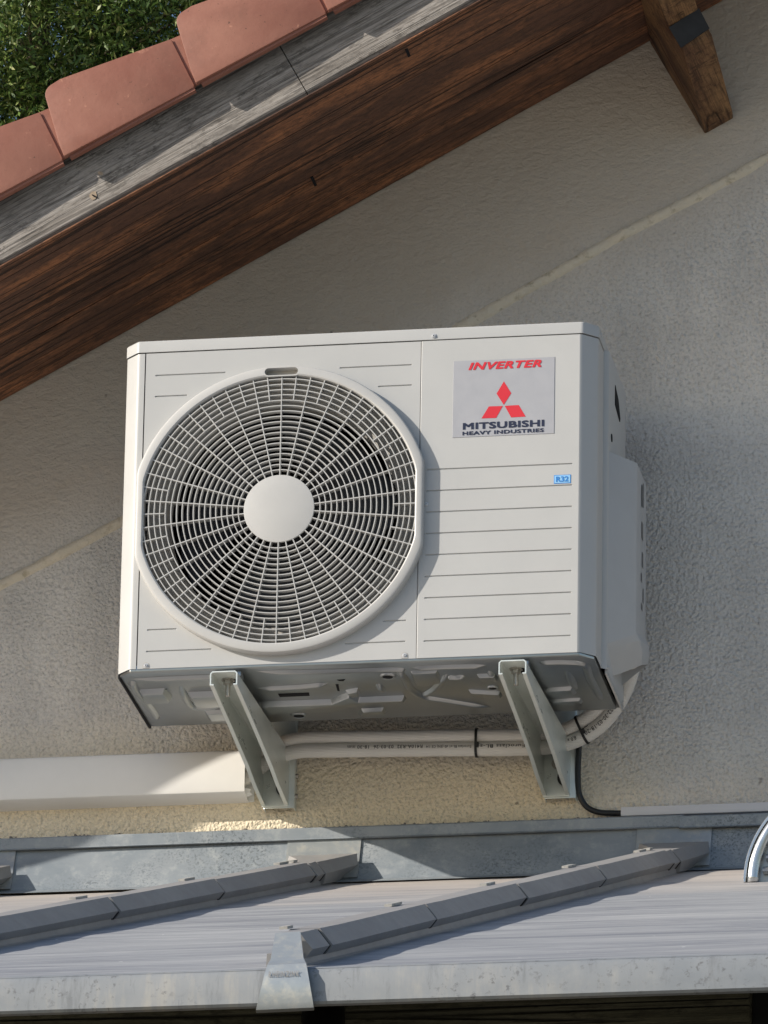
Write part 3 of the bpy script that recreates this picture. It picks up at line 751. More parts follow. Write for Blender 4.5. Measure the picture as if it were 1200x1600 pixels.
# base pan
PZ = -.0045
bm = bmesh.new(); q = .003
pan = [(-W2+q, BY-.006), (-W2+q, FY+CH+.001), (-W2+CH+.001, FY+q*.5), (W2-CH-.001, FY+q*.5), (W2-q, FY+CH+.001), (W2-q, BY-.006)]
A_, B_ = prism(bm, [(x, y, PZ) for x, y in pan], (0, 0, .012)); bmesh.ops.recalc_face_normals(bm, faces=bm.faces); bev(bm, .0015, 2)
bmz = bmesh.new(); prism(bmz, [(-W2+.0005, BY-.002, PZ+.0125), (-W2+.0005, FY+CH, PZ+.0125), (-W2+.0045, FY+CH, PZ+.0125), (-W2+.0045, BY-.002, PZ+.0125)], (0, 0, -.0145)); PGAP = bmz
bp = ap(auto(obj('base_pan', bm, 'galv'), 40))
asub(obj('edge_gap', PGAP, 'dark'), bp)
def pan_poly(pix, h=.005, inset=.005, name='pressing', mat='galv', z=PZ):
    P = [atz(x, y, z) for x, y in pix]; n = len(P)
    ar = sum(P[i].x*P[(i+1) % n].y-P[(i+1) % n].x*P[i].y for i in range(n)); sg = 1 if ar > 0 else -1
    Q = []
    for i in range(n):
        a, b, c = P[i-1], P[i], P[(i+1) % n]; d1 = (b-a).normalized(); d2 = (c-b).normalized()
        n1 = Vector((-d1.y, d1.x, 0))*sg; n2 = Vector((-d2.y, d2.x, 0))*sg; m = (n1+n2); m = m/max(.4, m.length_squared/2) if m.length > 1e-6 else n1
        Q.append(b+m*inset-Vector((0, 0, h)))
    bm = bmesh.new(); a = [bm.verts.new(p+Vector((0, 0, .001))) for p in P]; b = [bm.verts.new(p) for p in Q]
    for i in range(n): bm.faces.new((a[i], a[(i+1) % n], b[(i+1) % n], b[i]))
    bm.faces.new(b); bmesh.ops.recalc_face_normals(bm, faces=bm.faces)
    bev(bm, min(.0015, h*.4), 2, 15)
    return asub(auto(obj(name, bm, mat), 50), bp)
def pan_ridge(pix, wd=.008, h=.006):
    P = spline([atz(x, y, PZ) for x, y in pix], 8); bm = bmesh.new(); rows = []
    for i, p in enumerate(P):
        t = (P[min(i+1, len(P)-1)]-P[max(0, i-1)]).normalized(); s = Vector((-t.y, t.x, 0))
        k = min(1, i/3, (len(P)-1-i)/3); k = max(k, .05)
        rows.append([bm.verts.new(p+s*u*wd*(.5+.5*k)+Vector((0, 0, -d*h*k+.0005))) for u, d in ((-1, 0), (-.55, .8), (-.25, 1), (.25, 1), (.55, .8), (1, 0))])
    for a, b in zip(rows, rows[1:]):
        for k in range(5): bm.faces.new((a[k], a[k+1], b[k+1], b[k]))
    return asub(obj('pressing', bm, 'galv', None, True), bp)
def pan_hole(px, py, r, ry=None, name='drain_hole'):
    c = atz(px, py, PZ); bm = bmesh.new(); n = 28
    r1 = [(r*1.7, 0), (r*1.55, .0030), (r*1.2, .0034), (r*1.0, .002)]
    R_ = [[bm.verts.new(c+Vector((rr*math.cos(2*math.pi*i/n), rr*math.sin(2*math.pi*i/n), .0004-d))) for i in range(n)] for rr, d in r1]
    for a, b in zip(R_, R_[1:]):
        for i in range(n): bm.faces.new((a[i], a[(i+1) % n], b[(i+1) % n], b[i]))
    g = asub(obj('grommet', bm, 'galv', None, True), bp)
    bm = bmesh.new(); cyl(bm, c+Vector((0, 0, -.0024)), (0, 0, 1), r*1.02, .002, n); asub(obj(name, bm, 'dark'), bp)
for pix, h, ins in [([(216, 1077), (258, 1075), (270, 1089), (268, 1093), (224, 1095)], .009, .006), ([(292, 1081), (345, 1079), (352, 1099), (303, 1102)], .009, .006), ([(318, 1110), (356, 1108), (362, 1123), (326, 1125)], .006, .006),
        ([(404, 1096), (516, 1092), (546, 1080), (562, 1089), (632, 1086), (636, 1092), (562, 1096), (524, 1106), (408, 1111)], .009, .005),
        ([(538, 1078), (560, 1074), (564, 1083), (547, 1087)], .007, .004), ([(564, 1107), (600, 1105), (607, 1113), (558, 1116)], .006, .005),
        ([(846, 1075), (895, 1072), (902, 1083), (852, 1085)], .006, .005), ([(856, 1093), (908, 1090), (912, 1097), (860, 1099)], .005, .004),
        ([(744, 1053), (774, 1052), (780, 1060), (750, 1061)], .006, .004), ([(730, 1077), (782, 1080), (786, 1088), (742, 1086)], .006, .004),
        ([(640, 1048), (684, 1046), (692, 1064), (664, 1070), (648, 1068)], .005, .004)]:
    pan_poly(pix, h, ins)
for pix in [[(205, 1062), (320, 1057), (322, 1060)], [(206, 1064), (212, 1078), (236, 1108), (246, 1124)], [(400, 1050), (520, 1048), (616, 1045), (626, 1048)], [(622, 1047), (634, 1062), (642, 1076), (662, 1088), (690, 1093), (768, 1106)],
            [(660, 1087), (680, 1075), (699, 1053)], [(698, 1057), (712, 1058), (726, 1056)], [(282, 1072), (300, 1103), (345, 1104)], [(640, 1044), (700, 1041), (760, 1040)], [(842, 1035), (880, 1034), (912, 1038), (922, 1060), (940, 1094)],
            [(885, 1048), (900, 1078)], [(764, 1048), (776, 1066)], [(590, 1068), (600, 1082)], [(400, 1076), (470, 1072), (512, 1068)]]:
    pan_ridge(pix, .0075)
pan_hole(606, 1056, .0085); pan_hole(467, 1117, .0085); pan_hole(664, 1057, .010); pan_hole(770, 1074, .006)
for pix in ([(434, 1084), (483, 1082), (484, 1087), (437, 1089)], [(526, 1062), (540, 1061), (537, 1064), (530, 1064)], [(524, 1069), (529, 1069), (531, 1080), (527, 1079)], [(243, 1077), (262, 1076), (258, 1078), (246, 1079)]):
    pan_poly(pix, .0006, .0003, 'slot', 'dark')
# feet of the unit, resting on the bracket arms
for x in (-.212, .268):
    for y in (FY+.022, BY-.022):
        ap(auto(obj('foot', BX(x-.022, x+.022, y-.012, y+.012, -.0150, PZ-.0005, b=.001), 'galv'), 40))
# fan guard: rim
bm = bmesh.new(); n = 160; T = .0165
prof = [(1.0, 1.0, 0.0), (1.0, 1.0, -.0085), (.35, .9, -.0122), (.2, .8, -.0130), (.55, 0, 0)]
def gl(r, fl, y): return [(GX+x, y, GZ+z) for x, z in loopc(r, fl, n)]
L_ = [gl(RO, FO_, FY+.0005), gl(RO, FO_, FY-.0120), gl(RO-.0018, FO_-.0018, FY-.0153), gl(RO-.0045, FO_-.0045, FY-T), gl(RI_+.003, FI+.003, FY-T), gl(RI_+.0008, FI+.0008, FY-T+.0012), gl(RI_, FI, FY-T+.004), gl(RI_, FI, FY+.012), gl(RI_+.004, FI+.003, FY+.012), gl(RI_+.004, FI+.003, FY+.001)]
rr = [[bm.verts.new(p) for p in l] for l in L_]
for a, b in zip(rr, rr[1:]+rr[:1]):
    for i in range(n): bm.faces.new((a[i], a[(i+1) % n], b[(i+1) % n], b[i]))
bmesh.ops.recalc_face_normals(bm, faces=bm.faces)
rim = obj('guard_rim', bm, 'plastic')
# pill shaped finger slot cut through the rim at the top
def pill(x0, x1, z0, z1, y0, y1, n=10):
    r = (z1-z0)/2; zc = (z0+z1)/2; pts = [(x1-r+r*math.cos(t), zc+r*math.sin(t)) for t in [R(-90+180*i/n) for i in range(n+1)]]
    pts += [(x0+r+r*math.cos(t), zc+r*math.sin(t)) for t in [R(90+180*i/n) for i in range(n+1)]]
    bm = bmesh.new(); prism(bm, [(x, y0, z) for x, z in pts], (0, y1-y0, 0)); bmesh.ops.recalc_face_normals(bm, faces=bm.faces); return bm
SX0, SX1 = at(413.5, 580, FY-T).x, at(465.5, 580, FY-T).x; SZ = at(439, 580, FY-T).z
def boolean(o, cutter, op='DIFFERENCE'):
    md = o.modifiers.new('b', 'BOOLEAN'); md.operation = op; md.object = cutter; md.solver = 'EXACT'
    dg = bpy.context.evaluated_depsgraph_get(); dg.update(); me = bpy.data.meshes.new_from_object(o.evaluated_get(dg)); o.modifiers.clear(); old = o.data; o.data = me
    bpy.data.meshes.remove(old); bpy.data.objects.remove(cutter)
add = obj('c', pill(SX0-.0035, SX1+.0035, SZ-.0085, SZ+.0085, FY-T+.0004, FY-.001), None); boolean(rim, add, 'UNION')
cut = obj('c', pill(SX0, SX1, SZ-.0064, SZ+.0064, FY-T-.01, FY+.0), None); boolean(rim, cut)
if not rim.data.materials: rim.data.materials.append(M['plastic'])
auto(rim, 28)
asub(obj('slot_floor', pill(SX0-.001, SX1+.001, SZ-.0072, SZ+.0072, FY-.0015, FY-.0005), 'shroud'), rim)
# guard grid
bm = bmesh.new(); HR = .0595; DR = (RI_-HR)/18.55; YG = FY-T+.0035
def blade_ring(r, depth, th, skip=None):
    n = max(72, int(r*1200)); prev = None
    for i in range(n+1):
        t = 2*math.pi*i/n; x, z = r*math.cos(t), r*math.sin(t); ok = abs(x) < FI+.001
        if skip and skip(x, z): ok = False
        if not ok: prev = None; continue
        c_, s_ = math.cos(t), math.sin(t)
        q = [bm.verts.new((GX+(r+d)*c_, y, GZ+(r+d)*s_)) for d, y in ((-th/2, YG), (th/2, YG), (th*.7, YG+depth), (-th*.7, YG+depth))]
        if prev:
            for k in range(4): bm.faces.new((prev[k], prev[(k+1) % 4], q[(k+1) % 4], q[k]))
        prev = q
sz_ = lambda x, z: abs(x-(SX0+SX1)/2+GX) < .029 and z > SZ-GZ-.0088
for k in range(1, 19): blade_ring(HR+DR*k, .0098, .00150, sz_)
def spoke(ang, r0, r1):
    c_, s_ = math.cos(ang), math.sin(ang); th = .00165
    if abs(c_)*r1 > FI: r1 = (FI+.001)/abs(c_)
    if s_ > .98: r1 = min(r1, (SZ-GZ-.0085)/s_)
    if r1 < r0: return
    t = Vector((-s_, 0, c_)); d = Vector((c_, 0, s_)); o_ = Vector((GX, 0, GZ))
    a = [bm.verts.new(o_+d*r+t*u+Vector((0, y, 0))) for r in (r0, r1) for u, y in ((-th/2, YG-.0004), (th/2, YG-.0004), (th*.7, YG+.0115), (-th*.7, YG+.0095))]
    for k in range(4): bm.faces.new((a[k], a[(k+1) % 4], a[4+(k+1) % 4], a[4+k]))
    bm.faces.new(a[:4]); bm.faces.new(a[4:])
for i in range(30):
    spoke(R(6+12*i), HR-.002, RI_+.001); spoke(R(12*i), HR+DR*14, RI_+.001)
guard = ap(obj('fan_guard', bm, 'plastic')); asub(rim, guard)
bm = bmesh.new(); cyl(bm, (GX, YG+.004, GZ), (0, -1, 0), HR, .0050, 96); bmesh.ops.recalc_face_normals(bm, faces=bm.faces)
bev(bm, .0012, 2); asub(auto(obj('hub_disc', bm, 'plastic'), 40), guard)
# bell mouth shroud
bm = bmesh.new(); n = 96; pr = [(RI_+.0045, FY+.004, FI+.003), (.2345, FY+.006, .2345), (.226, FY+.012, .226), (.212, FY+.018, .212), (.199, FY+.025, .199), (.193, FY+.034, .193), (.192, FY+.046, .192)]
rr = [[bm.verts.new((GX+max(-f, min(f, r*math.cos(2*math.pi*i/n))), y, GZ+r*math.sin(2*math.pi*i/n))) for i in range(n)] for r, y, f in pr]
for a, b in zip(rr, rr[1:]):
    for i in range(n): bm.faces.new((a[i], a[(i+1) % n], b[(i+1) % n], b[i]))
ap(obj('shroud', bm, 'shroud', None, True))
bm = bmesh.new(); n = 64; c_ = [(.1925, FY+.0462), (.200, FY+.047), (.200, FY+.20)]
rr = [[bm.verts.new((GX+r*math.cos(2*math.pi*i/n), y, GZ+r*math.sin(2*math.pi*i/n))) for i in range(n)] for r, y in c_]
for a, b in zip(rr, rr[1:]):
    for i in range(n): bm.faces.new((a[i], a[(i+1) % n], b[(i+1) % n], b[i]))
ap(obj('fan_housing', bm, 'fan', None, True))
# propeller
fan = empty('fan', (GX, FY+.085, GZ)); fan.parent = ac; fan.matrix_parent_inverse = AI
bm = bmesh.new(); cyl(bm, (0, .02, 0), (0, -1, 0), .048, .045, 40, .044); bmesh.ops.recalc_face_normals(bm, faces=bm.faces); bev(bm, .004, 2)
o = auto(obj('fan_hub', bm, 'fan'), 40); o.parent = fan
for b3 in range(3):
    bm = bmesh.new(); NR, NA = 12, 14; g = []
    for i in range(NR+1):
        r = .044+.142*i/NR; row = []
        sw = .55*(i/NR); wd = R(52)+R(34)*math.sin(math.pi*i/NR*.8)
        for j in range(NA+1):
            s = j/NA; t = 2*math.pi*b3/3+R(20)+sw+wd*(s-.5)*1.15
            row.append(bm.verts.new((r*math.cos(t), .02-.045*s+.012*math.sin(math.pi*s), r*math.sin(t))))
        g.append(row)
    for a, b in zip(g, g[1:]):
        for j in range(NA): bm.faces.new((a[j], a[j+1], b[j+1], b[j]))
    o = obj('blade', bm, 'fan', None, True); o.parent = fan
# screws
def screw(px, py, y, r=.0032, par=None, pocket=False, nrm=(0, -1, 0)):
    p = at(px, py, y); bm = bmesh.new(); nv = Vector(nrm)
    cyl(bm, p, nv, r*1.25, .0008, 20); cyl(bm, p+nv*.0006, nv, r, .0016, 20, r*.7)
    q_ = nv.to_track_quat('Z', 'Y')
    s = obj('screw', bm, 'screw'); ap(s)
    bm = bmesh.new(); cyl(bm, p+nv*.0021, nv, r*.3, .0002, 8); asub(obj('recess', bm, 'dark'), s)
    if pocket:
        b2 = bmesh.new(); pts = [(p.x+.0056*math.cos(R(t_)), p.z+.0056*math.sin(R(t_))) for t_ in range(0, 181, 20)]+[(p.x-.0056, .0012), (p.x+.0056, .0012)]
        for (sc_, nm_, m_, o_) in ((1.0, 'pocket_edge', 'shroud', 0), (.82, 'pocket', 'plastic2', .0002)):
            b2 = bmesh.new(); prism(b2, [(p.x+(x-p.x)*sc_, y-.0001-o_, max(.0012, p.z+(z-p.z)*sc_)) for x, z in pts], (0, -.0002, 0)); asub(obj(nm_, b2, m_), s)
    return s
for a in ((678, 525, FY-.0014, .0034), (666, 788, FY-.0008, .0030)): screw(*a)
for a in ((228, 1040, FY-.0002, .0030), (632, 1024, FY-.0002, .0030)): screw(*a, pocket=True)
bm = bmesh.new(); cyl(bm, (W2+.0012, FY+CH+.016, .572), (1, 0, 0), .0034, .002, 16); ap(obj('screw', bm, 'screw'))
# side details: grip hole and cable hole on the right side panel
bm = bmesh.new(); prism(bm, [(SP+.0004, y, z) for y, z in ((-.262, .527), (-.262, .492), (-.205, .482), (-.200, .490), (-.225, .515))], (.0008, 0, 0)); asub(obj('grip_hole', bm, 'dark'), rs)
bm = bmesh.new(); cyl(bm, (SP+.0002, -.298, .419), (1, 0, 0), .007, .001, 20); asub(obj('cable_hole', bm, 'dark'), rs)
# logo sticker
def quad(px, y): return [at(a, b, y) for a, b in px]
Y1 = FY-.0008
bm = BX(.1598, .3302, Y1-.0007, Y1-.0001, .3848, .5206, b=.0002, seg=1); stk = ap(obj('logo_sticker', bm, 'sticker'))
YT = Y1-.0010
M['haloed'] = plain('pale_halo', (.70, .68, .68), .5)
def X(px, py=600): return at(px, py, YT).x
def Zp(px, py): return at(px, py, YT).z
def lettering(s, pxa, pxb, **k):
    (xa, ya), (xb, yb) = pxa, pxb     # bottom-left and top-right of the word in the photograph's panel
    p, q_ = at(xa, ya, YT), at(xb, yb, YT)
    return asub(text_obj('lettering', s, flatmap(p.x, q_.x, p.z, q_.z, YT), k.pop('mat'), None, **k), stk)
lettering('INVERTER', (732, 578.5), (846.0, 561.8), mat='red', shear=.28, bold=0, space=1.08, fat=(.007, .05))
lettering('MITSUBISHI', (723, 671.5), (850.3, 655.5), mat='navy', bold=0, space=1.06, fat=(.0065, .045))
lettering('HEAVY INDUSTRIES', (722.5, 680.3), (849.8, 669.0), mat='navy', bold=0, space=1.08, fat=(.0035, .04))
for P in ([(787.3, 595.8), (775.8, 615.0), (787.1, 632.6), (798.8, 614.4)], [(763.8, 635.0), (785.6, 634.3), (775.2, 653.0), (752.2, 653.8)], [(788.6, 634.1), (810.6, 632.8), (821.3, 650.9), (798.6, 652.2)]):
    bm = bmesh.new(); f = bm.faces.new([bm.verts.new(p) for p in quad(P, YT)]); asub(obj('emblem', bm, 'red'), stk)
# small refrigerant sticker
p0, p1 = at(865.5, 756, Y1), at(892, 741.5, Y1)
rst = ap(obj('refrigerant_sticker', BX(p0.x, p1.x, Y1-.0005, Y1-.0001, p0.z, p1.z, b=.0001, seg=1), 'blue'))
m = .0011; asub(obj('sticker_face', BX(p0.x+m, p1.x-m, Y1-.0007, Y1-.0005, p0.z+m, p1.z-m), 'ltblue'), rst)
asub(text_obj('lettering', 'R32', flatmap(p0.x+.0035, p1.x-.0035, p0.z+.0028, p1.z-.0028, Y1-.0009), 'blue', None, fat=(.018, .03)), rst)
# service cover on the right side
cv = [(SP-.001, SY+.009), (SP+.036, -.268), (SP+.039, -.262), (SP+.040, -.156), (SP, -.156)]
bm = bmesh.new(); z1 = .3860
secs = [[(x, y, z1) for x, y in cv],
        [(SP-.001, SY+.009, .046), (SP+.036, -.268, .080), (SP+.039, -.262, .086), (SP+.040, -.156, .112), (SP, -.156, .06)],
        [(SP-.001, SY+.020, .038), (SP+.036, -.262, .070), (SP+.044, -.250, .076), (SP+.046, -.156, .098), (SP, -.156, .05)],
        [(SP-.001, SY+.048, .026), (SP+.030, -.240, .052), (SP+.045, -.225, .058), (SP+.047, -.156, .080), (SP, -.156, .04)],
        [(SP-.001, -.262, .012), (SP+.008, -.245, .020), (SP+.040, -.205, .048), (SP+.044, -.156, .066), (SP, -.156, .03)]]
R_ = [[bm.verts.new(p) for p in s] for s in secs]
for a, b in zip(R_, R_[1:]):
    for i in range(5): bm.faces.new((a[i], a[(i+1) % 5], b[(i+1) % 5], b[i]))
bm.faces.new(R_[0]); bmesh.ops.recalc_face_normals(bm, faces=bm.faces); bev(bm, .0022, 2, 20)
covr = ap(auto(obj('service_cover', bm, 'plastic2'), 35))
# lower skirt of the side panel behind the cover
ap(obj('side_skirt', BX(SP-.004, SP-.0005, SY+.01, BY, -.006, .02, b=.0006), 'paint'))
for (y, z) in ((-.322, .006), (-.145, .004)):
    bm = bmesh.new(); cyl(bm, (SP, y, z), (1, 0, 0), .003, .002, 14); ap(obj('screw', bm, 'screw'))
# wiring diagram label on the cover's outer side
M['print'] = plain('grey_print', (.16, .16, .16), .6, 0, .5, 200)
bm = bmesh.new(); xs_ = SP+.0402
ink = [(-.212, .345, .006, .045), (-.196, .352, .004, .05), (-.205, .285, .010, .035), (-.200, .235, .008, .03), (-.212, .200, .006, .018), (-.190, .175, .005, .03), (-.206, .150, .009, .012)]
bm.free()
for y, z, a, b in ink: bm = BX(xs_, xs_+.0004, y-a*.8, y+a*.8, z-b*.42, z+b*.42); asub(obj('label_print', bm, 'print'), covr)

# ================================================================== BRACKETS
def bracket(x0, label):
    """one piece arm with tapering flanges, opening downwards, plus the wall rail"""
    root = empty('wall_bracket', (x0+.023, 0, -.12), label=label, cat='bracket', group='brackets carrying the air conditioner')
    def bp_(o): o.parent = root; return o
    wd = .046; hw = wd/2; sk = .012; t = .0022; yT = -.4415; zT = -.0035+.1035   # local z: root at -.12
    zt = -.0158+.12
    Lsegs = [(-.4415, .0245), (-.30, .047), (-.155, .073), (-.10, .087), (-.018, .1010)]
    bm = bmesh.new(); rows = []
    for y, h in Lsegs:
        s = sk*(y+.44)/.42; lp = .0065; c = .004
        prof = [(-hw+lp, -h+.000), (-hw, -h), (-hw, -c), (-hw+c, 0), (hw-c, 0), (hw, -c), (hw, -h), (hw-lp, -h)]
        prof2 = [(hw-lp, -h+t), (hw-t, -h+t), (hw-t, -c-.001), (hw-c-.0005, -t), (-hw+c+.0005, -t), (-hw+t, -c-.001), (-hw+t, -h+t), (-hw+lp, -h+t)]
        rows.append([bm.verts.new((x+s, y, zt+z)) for x, z in prof+prof2])
    m = len(rows[0])
    for a, b in zip(rows, rows[1:]):
        for k in range(m): bm.faces.new((a[k], a[(k+1) % m], b[(k+1) % m], b[k]))
    for rw in (rows[0], rows[-1]):
        for k in range(7): bm.faces.new((rw[k], rw[k+1], rw[14-k], rw[15-k]))
    bmesh.ops.recalc_face_normals(bm, faces=bm.faces)
    bp_(auto(obj('arm', bm, 'bracket', None, False, False), 30))
    # wall rail: shallow channel
    rx0, rx1 = -.009, .0445
    bm = bmesh.new(); pr = [(rx0, -.001), (rx0, -.019), (rx0+.003, -.0215), (rx1-.003, -.0215), (rx1, -.019), (rx1, -.001), (rx1-.002, -.001), (rx1-.002, -.018), (rx1-.004, -.0195), (rx0+.004, -.0195), (rx0+.002, -.018), (rx0+.002, -.001)]
    prism(bm, [(x, y, .0005) for x, y in pr], (0, 0, .46)); bp_(auto(obj('wall_rail', bm, 'bracket'), 40))
    # bottom tongue of the arm
    bp_(obj('end_plate', BX(-.010, .034, -.0250, -.0222, .0025, .105, b=.0006), 'bracket'))
    # carriage bolt, washer and nut at the tip, and two at the rail
    def bolt(x, y, z, ax, L, r=.0042, nm='bolt'):
        bm = bmesh.new(); av = Vector(ax); p = Vector((x, y, z))
        cyl(bm, p, av, r*2.6, .0018, 24); cyl(bm, p+av*.0018, av, r*1.9, .0065, 6); cyl(bm, p+av*.0075, av, r, L, 16)
        return bp_(auto(obj(nm, bm, 'bolt'), 30))
    bolt(0, -.402, zt-.0024, (0, 0, -1), .021)
    bm = bmesh.new(); box(bm, .006, .014, -.405, -.372, zt-.0035, zt-.0026); bp_(obj('slot', bm, 'dark'))
    bm = bmesh.new(); cyl(bm, (-.004, -.408, zt+.0004), (0, 0, 1), .0075, .0045, 20, .005); cyl(bm, (.012, -.412, zt+.0004), (0, 0, 1), .0065, .0035, 6); bp_(auto(obj('bolt_head', bm, 'bolt'), 30))
    bolt(.016, -.20, zt-.0024, (0, 0, -1), .018)
    bm = bmesh.new(); box(bm, .004, .012, -.27, -.215, zt-.0035, zt-.0026); bp_(obj('slot', bm, 'dark'))
    bolt(.013, -.0255, .060, (0, -1, 0), .016, .0036)
    bm = bmesh.new(); cyl(bm, (.024, -.0255, .033), (0, -1, 0), .0085, .010, 20, .0095); bmesh.ops.scale(bm, vec=(1, 1, 1.5), verts=bm.verts, space=Matrix.Translation((0, 0, -.033))); bmesh.ops.recalc_face_normals(bm, faces=bm.faces); bev(bm, .0015, 2)
    bp_(auto(obj('rubber_plug', bm, 'black'), 40))
    for z in (.024, .060):
        bm = bmesh.new(); cyl(bm, (rx1-.002, -.010, z), (1, 0, 0), .0045, .006, 6); bp_(obj('side_nut', bm, 'bolt'))
    return root
bracket(-.2355, 'left galvanised bracket under the fan side of the unit')
bracket(.2455, 'right galvanised bracket with pipes curving behind it')

# ================================================================== PIPES, CABLE, DUCTS
def mkpath(pts): return spline([at(a, b, c) for a, b, c in pts], 14)
lowp = mkpath([(372, 1222, -.016), (395, 1208, -.024), (425, 1186, -.040), (465, 1174, -.049), (510, 1172.5, -.050), (600, 1171.5, -.050), (700, 1170.5, -.050), (800, 1170, -.050), (860, 1167, -.052), (900, 1157, -.058), (938, 1134, -.070), (966, 1100, -.095), (984, 1060, -.130), (990, 1025, -.16), (990, 990, -.18)])
uppp = mkpath([(368, 1210, -.016), (392, 1194, -.024), (422, 1168, -.042), (462, 1155, -.051), (510, 1152, -.052), (600, 1151.5, -.052), (700, 1150, -.052), (800, 1149.5, -.052), (855, 1147, -.054), (890, 1137, -.062), (922, 1117, -.075), (946, 1092, -.10), (962, 1062, -.135), (970, 1030, -.16), (972, 990, -.18)])
def pipe(path, r, label):
    bm = bmesh.new(); tube(bm, path, r, 28, True, 1, .03); o = obj('insulated_pipe', bm, 'pipe', None, True)
    return tag(o, label, 'pipe', 'insulated pipes to the air conditioner')
P1 = pipe(lowp, .0125, 'lower white insulated pipe with black print, running under the unit')
P2 = pipe(uppp, .0112, 'upper white insulated pipe lying on the printed one under the unit')
# print running upside down along the lower pipe
def along(path, s):
    d = 0
    for a, b in zip(path, path[1:]):
        L = (b-a).length
        if d+L >= s: return a.lerp(b, (s-d)/L), (b-a).normalized()
        d += L
    return path[-1], (path[-1]-path[-2]).normalized()
def arclen(path, px0):
    d = 0; best = None
    for a, b in zip(path, path[1:]):
        if a.x <= px0 <= b.x: return d+(px0-a.x)/(b.x-a.x)*(b-a).length
        d += (b-a).length
    return d
def pipeprint(s, xa, xb, h, r, th0, par, sp=1.1):
    """letters upside down: they start at xb and read towards xa"""
    sa, sb = arclen(lowp, xa), arclen(lowp, xb)
    def mp(a, b):
        p, t = along(lowp, sb+(sa-sb)*a); n_ = (CAM-p).normalized(); n_ = (n_-t*n_.dot(t)).normalized(); up_ = n_.cross(t)*-1
        if up_.dot(Vector((0, 0, 1))) < 0: up_ = -up_
        th = th0 - (b-.5)*h/r
        return p + (n_*math.cos(th)+up_*math.sin(th))*(r*1.035)
    V, Fc, _ = text_geo(s, bold=.01, space=sp); me = bpy.data.meshes.new('print'); me.from_pydata([tuple(mp(a, b)) for a, b in V], [], Fc)
    return asub(link('lettering', me, 'black'), par)
xw = lambda px: at(px, 1170, -.05).x
pipeprint('R410A-R32  03-03-26  18-30 mm', xw(545), xw(662), .0062, .0125, .42, P1)
pipeprint('Euroclass BL-s1 d0 (EN) CE 1/4', xw(668), xw(738), .0062, .0125, .42, P1)
pipeprint('Euroclass BL-s1', xw(748), xw(822), .0062, .0125, .42, P1)
pipeprint('8,0 x 0,8', xw(880), xw(905), .0075, .0125, .42, P1)
pipeprint('22-30-03-18-20', at(918, 1145, -.06).x, at(962, 1100, -.09).x, .0075, .0125, .35, P1)
def tie(px, label, dx=0):
    i1 = min(range(len(lowp)), key=lambda i: abs(lowp[i].x-px)); c1 = lowp[i1]; t = (lowp[i1+1]-lowp[i1-1]).normalized()
    i2 = min(range(len(uppp)), key=lambda i: abs((uppp[i]-c1).dot(t))+((uppp[i]-c1).length*.2)); c2 = uppp[i2]
    ax = (c2-c1).normalized(); nn = t.cross(ax).normalized(); bm = bmesh.new(); pth = []
    r1, r2 = .0135, .0122
    for k in range(13): a = R(180*k/12); pth.append(c2+(nn*math.cos(a)+ax*math.sin(a))*r2)
    for k in range(13): a = R(180+180*k/12); pth.append(c1+(nn*math.cos(a)+ax*math.sin(a))*r1)
    rows = [[bm.verts.new(p+t*s+(p-(c1+c2)/2).normalized()*q) for s, q in ((-.0022, 0), (.0022, 0), (.0022, .0011), (-.0022, .0011))] for p in pth]
    for a, b in zip(rows, rows[1:]+rows[:1]):
        for k in range(4): bm.faces.new((a[k], a[(k+1) % 4], b[(k+1) % 4], b[k]))
    hd = c1.lerp(c2, .35)+(CAM-c1).normalized()*.0135
    m = Matrix.Translation(hd) @ Matrix((t, ax, t.cross(ax))).transposed().to_4x4() @ Matrix.Diagonal((.0032, .004, .003, 1))
    bmesh.ops.create_cube(bm, size=2, matrix=m)
    return tag(obj('cable_tie', bm, 'black'), label, 'cable tie', 'black cable ties round the pipes')
tie(at(742, 1165, -.05).x, 'black cable tie round the straight pipes, left of the right bracket')
tie(at(913, 1150, -.06).x, 'black cable tie round the pipes where they begin to bend upward')
cb = mkpath([(915, 1130, -.030), (907, 1150, -.028), (904, 1180, -.024), (903, 1215, -.020), (905, 1240, -.016), (916, 1260, -.012), (935, 1269, -.010), (960, 1270.5, -.008), (1000, 1270.5, -.007)])
bm = bmesh.new(); tube(bm, cb, .0049, 14); tag(obj('power_cable', bm, 'black', None, True), 'black cable hanging from the pipes and turning into the narrow white trunking', 'cable')
# narrow trunking
bm = BX(.3887, 2.6, -.0165, -.0015, -.1530, -.1372, b=.0016)
tag(auto(obj('narrow_trunking', bm, 'mini'), 40), 'narrow white cable trunking just above the flashing on the right', 'trunking')
# wide trunking, open end towards the left bracket
tk = empty('pipe_trunking', (-.9, 0, -.06), label='wide cream pipe trunking along the wall on the left', cat='trunking')
pr = [(.0, -.0140), (-.030, -.0165), (-.037, -.0200), (-.0405, -.0270), (-.0430, -.0600), (-.0425, -.0885), (-.0410, -.0935), (-.036, -.0965), (.0, -.1012)]
bm = bmesh.new(); x0, x1 = -3.0, -.2505; n = len(pr)
inn = [(y*.93+.000, -.058+(z+.058)*.95) for y, z in pr]
secs = []
for x in np.linspace(x0, x1, 40):
    wv = .0006*noise.noise(Vector((x*6, 0, 0)))
    secs.append([bm.verts.new((x, y+wv, z)) for y, z in pr]+[bm.verts.new((x, y+wv, z)) for y, z in inn[::-1]])
for a, b in zip(secs, secs[1:]):
    for k in range(2*n): bm.faces.new((a[k], a[(k+1) % (2*n)], b[(k+1) % (2*n)], b[k]))
for s in (secs[0], secs[-1]):
    for k in range(n-1): bm.faces.new((s[k], s[k+1], s[2*n-2-k], s[2*n-1-k]))
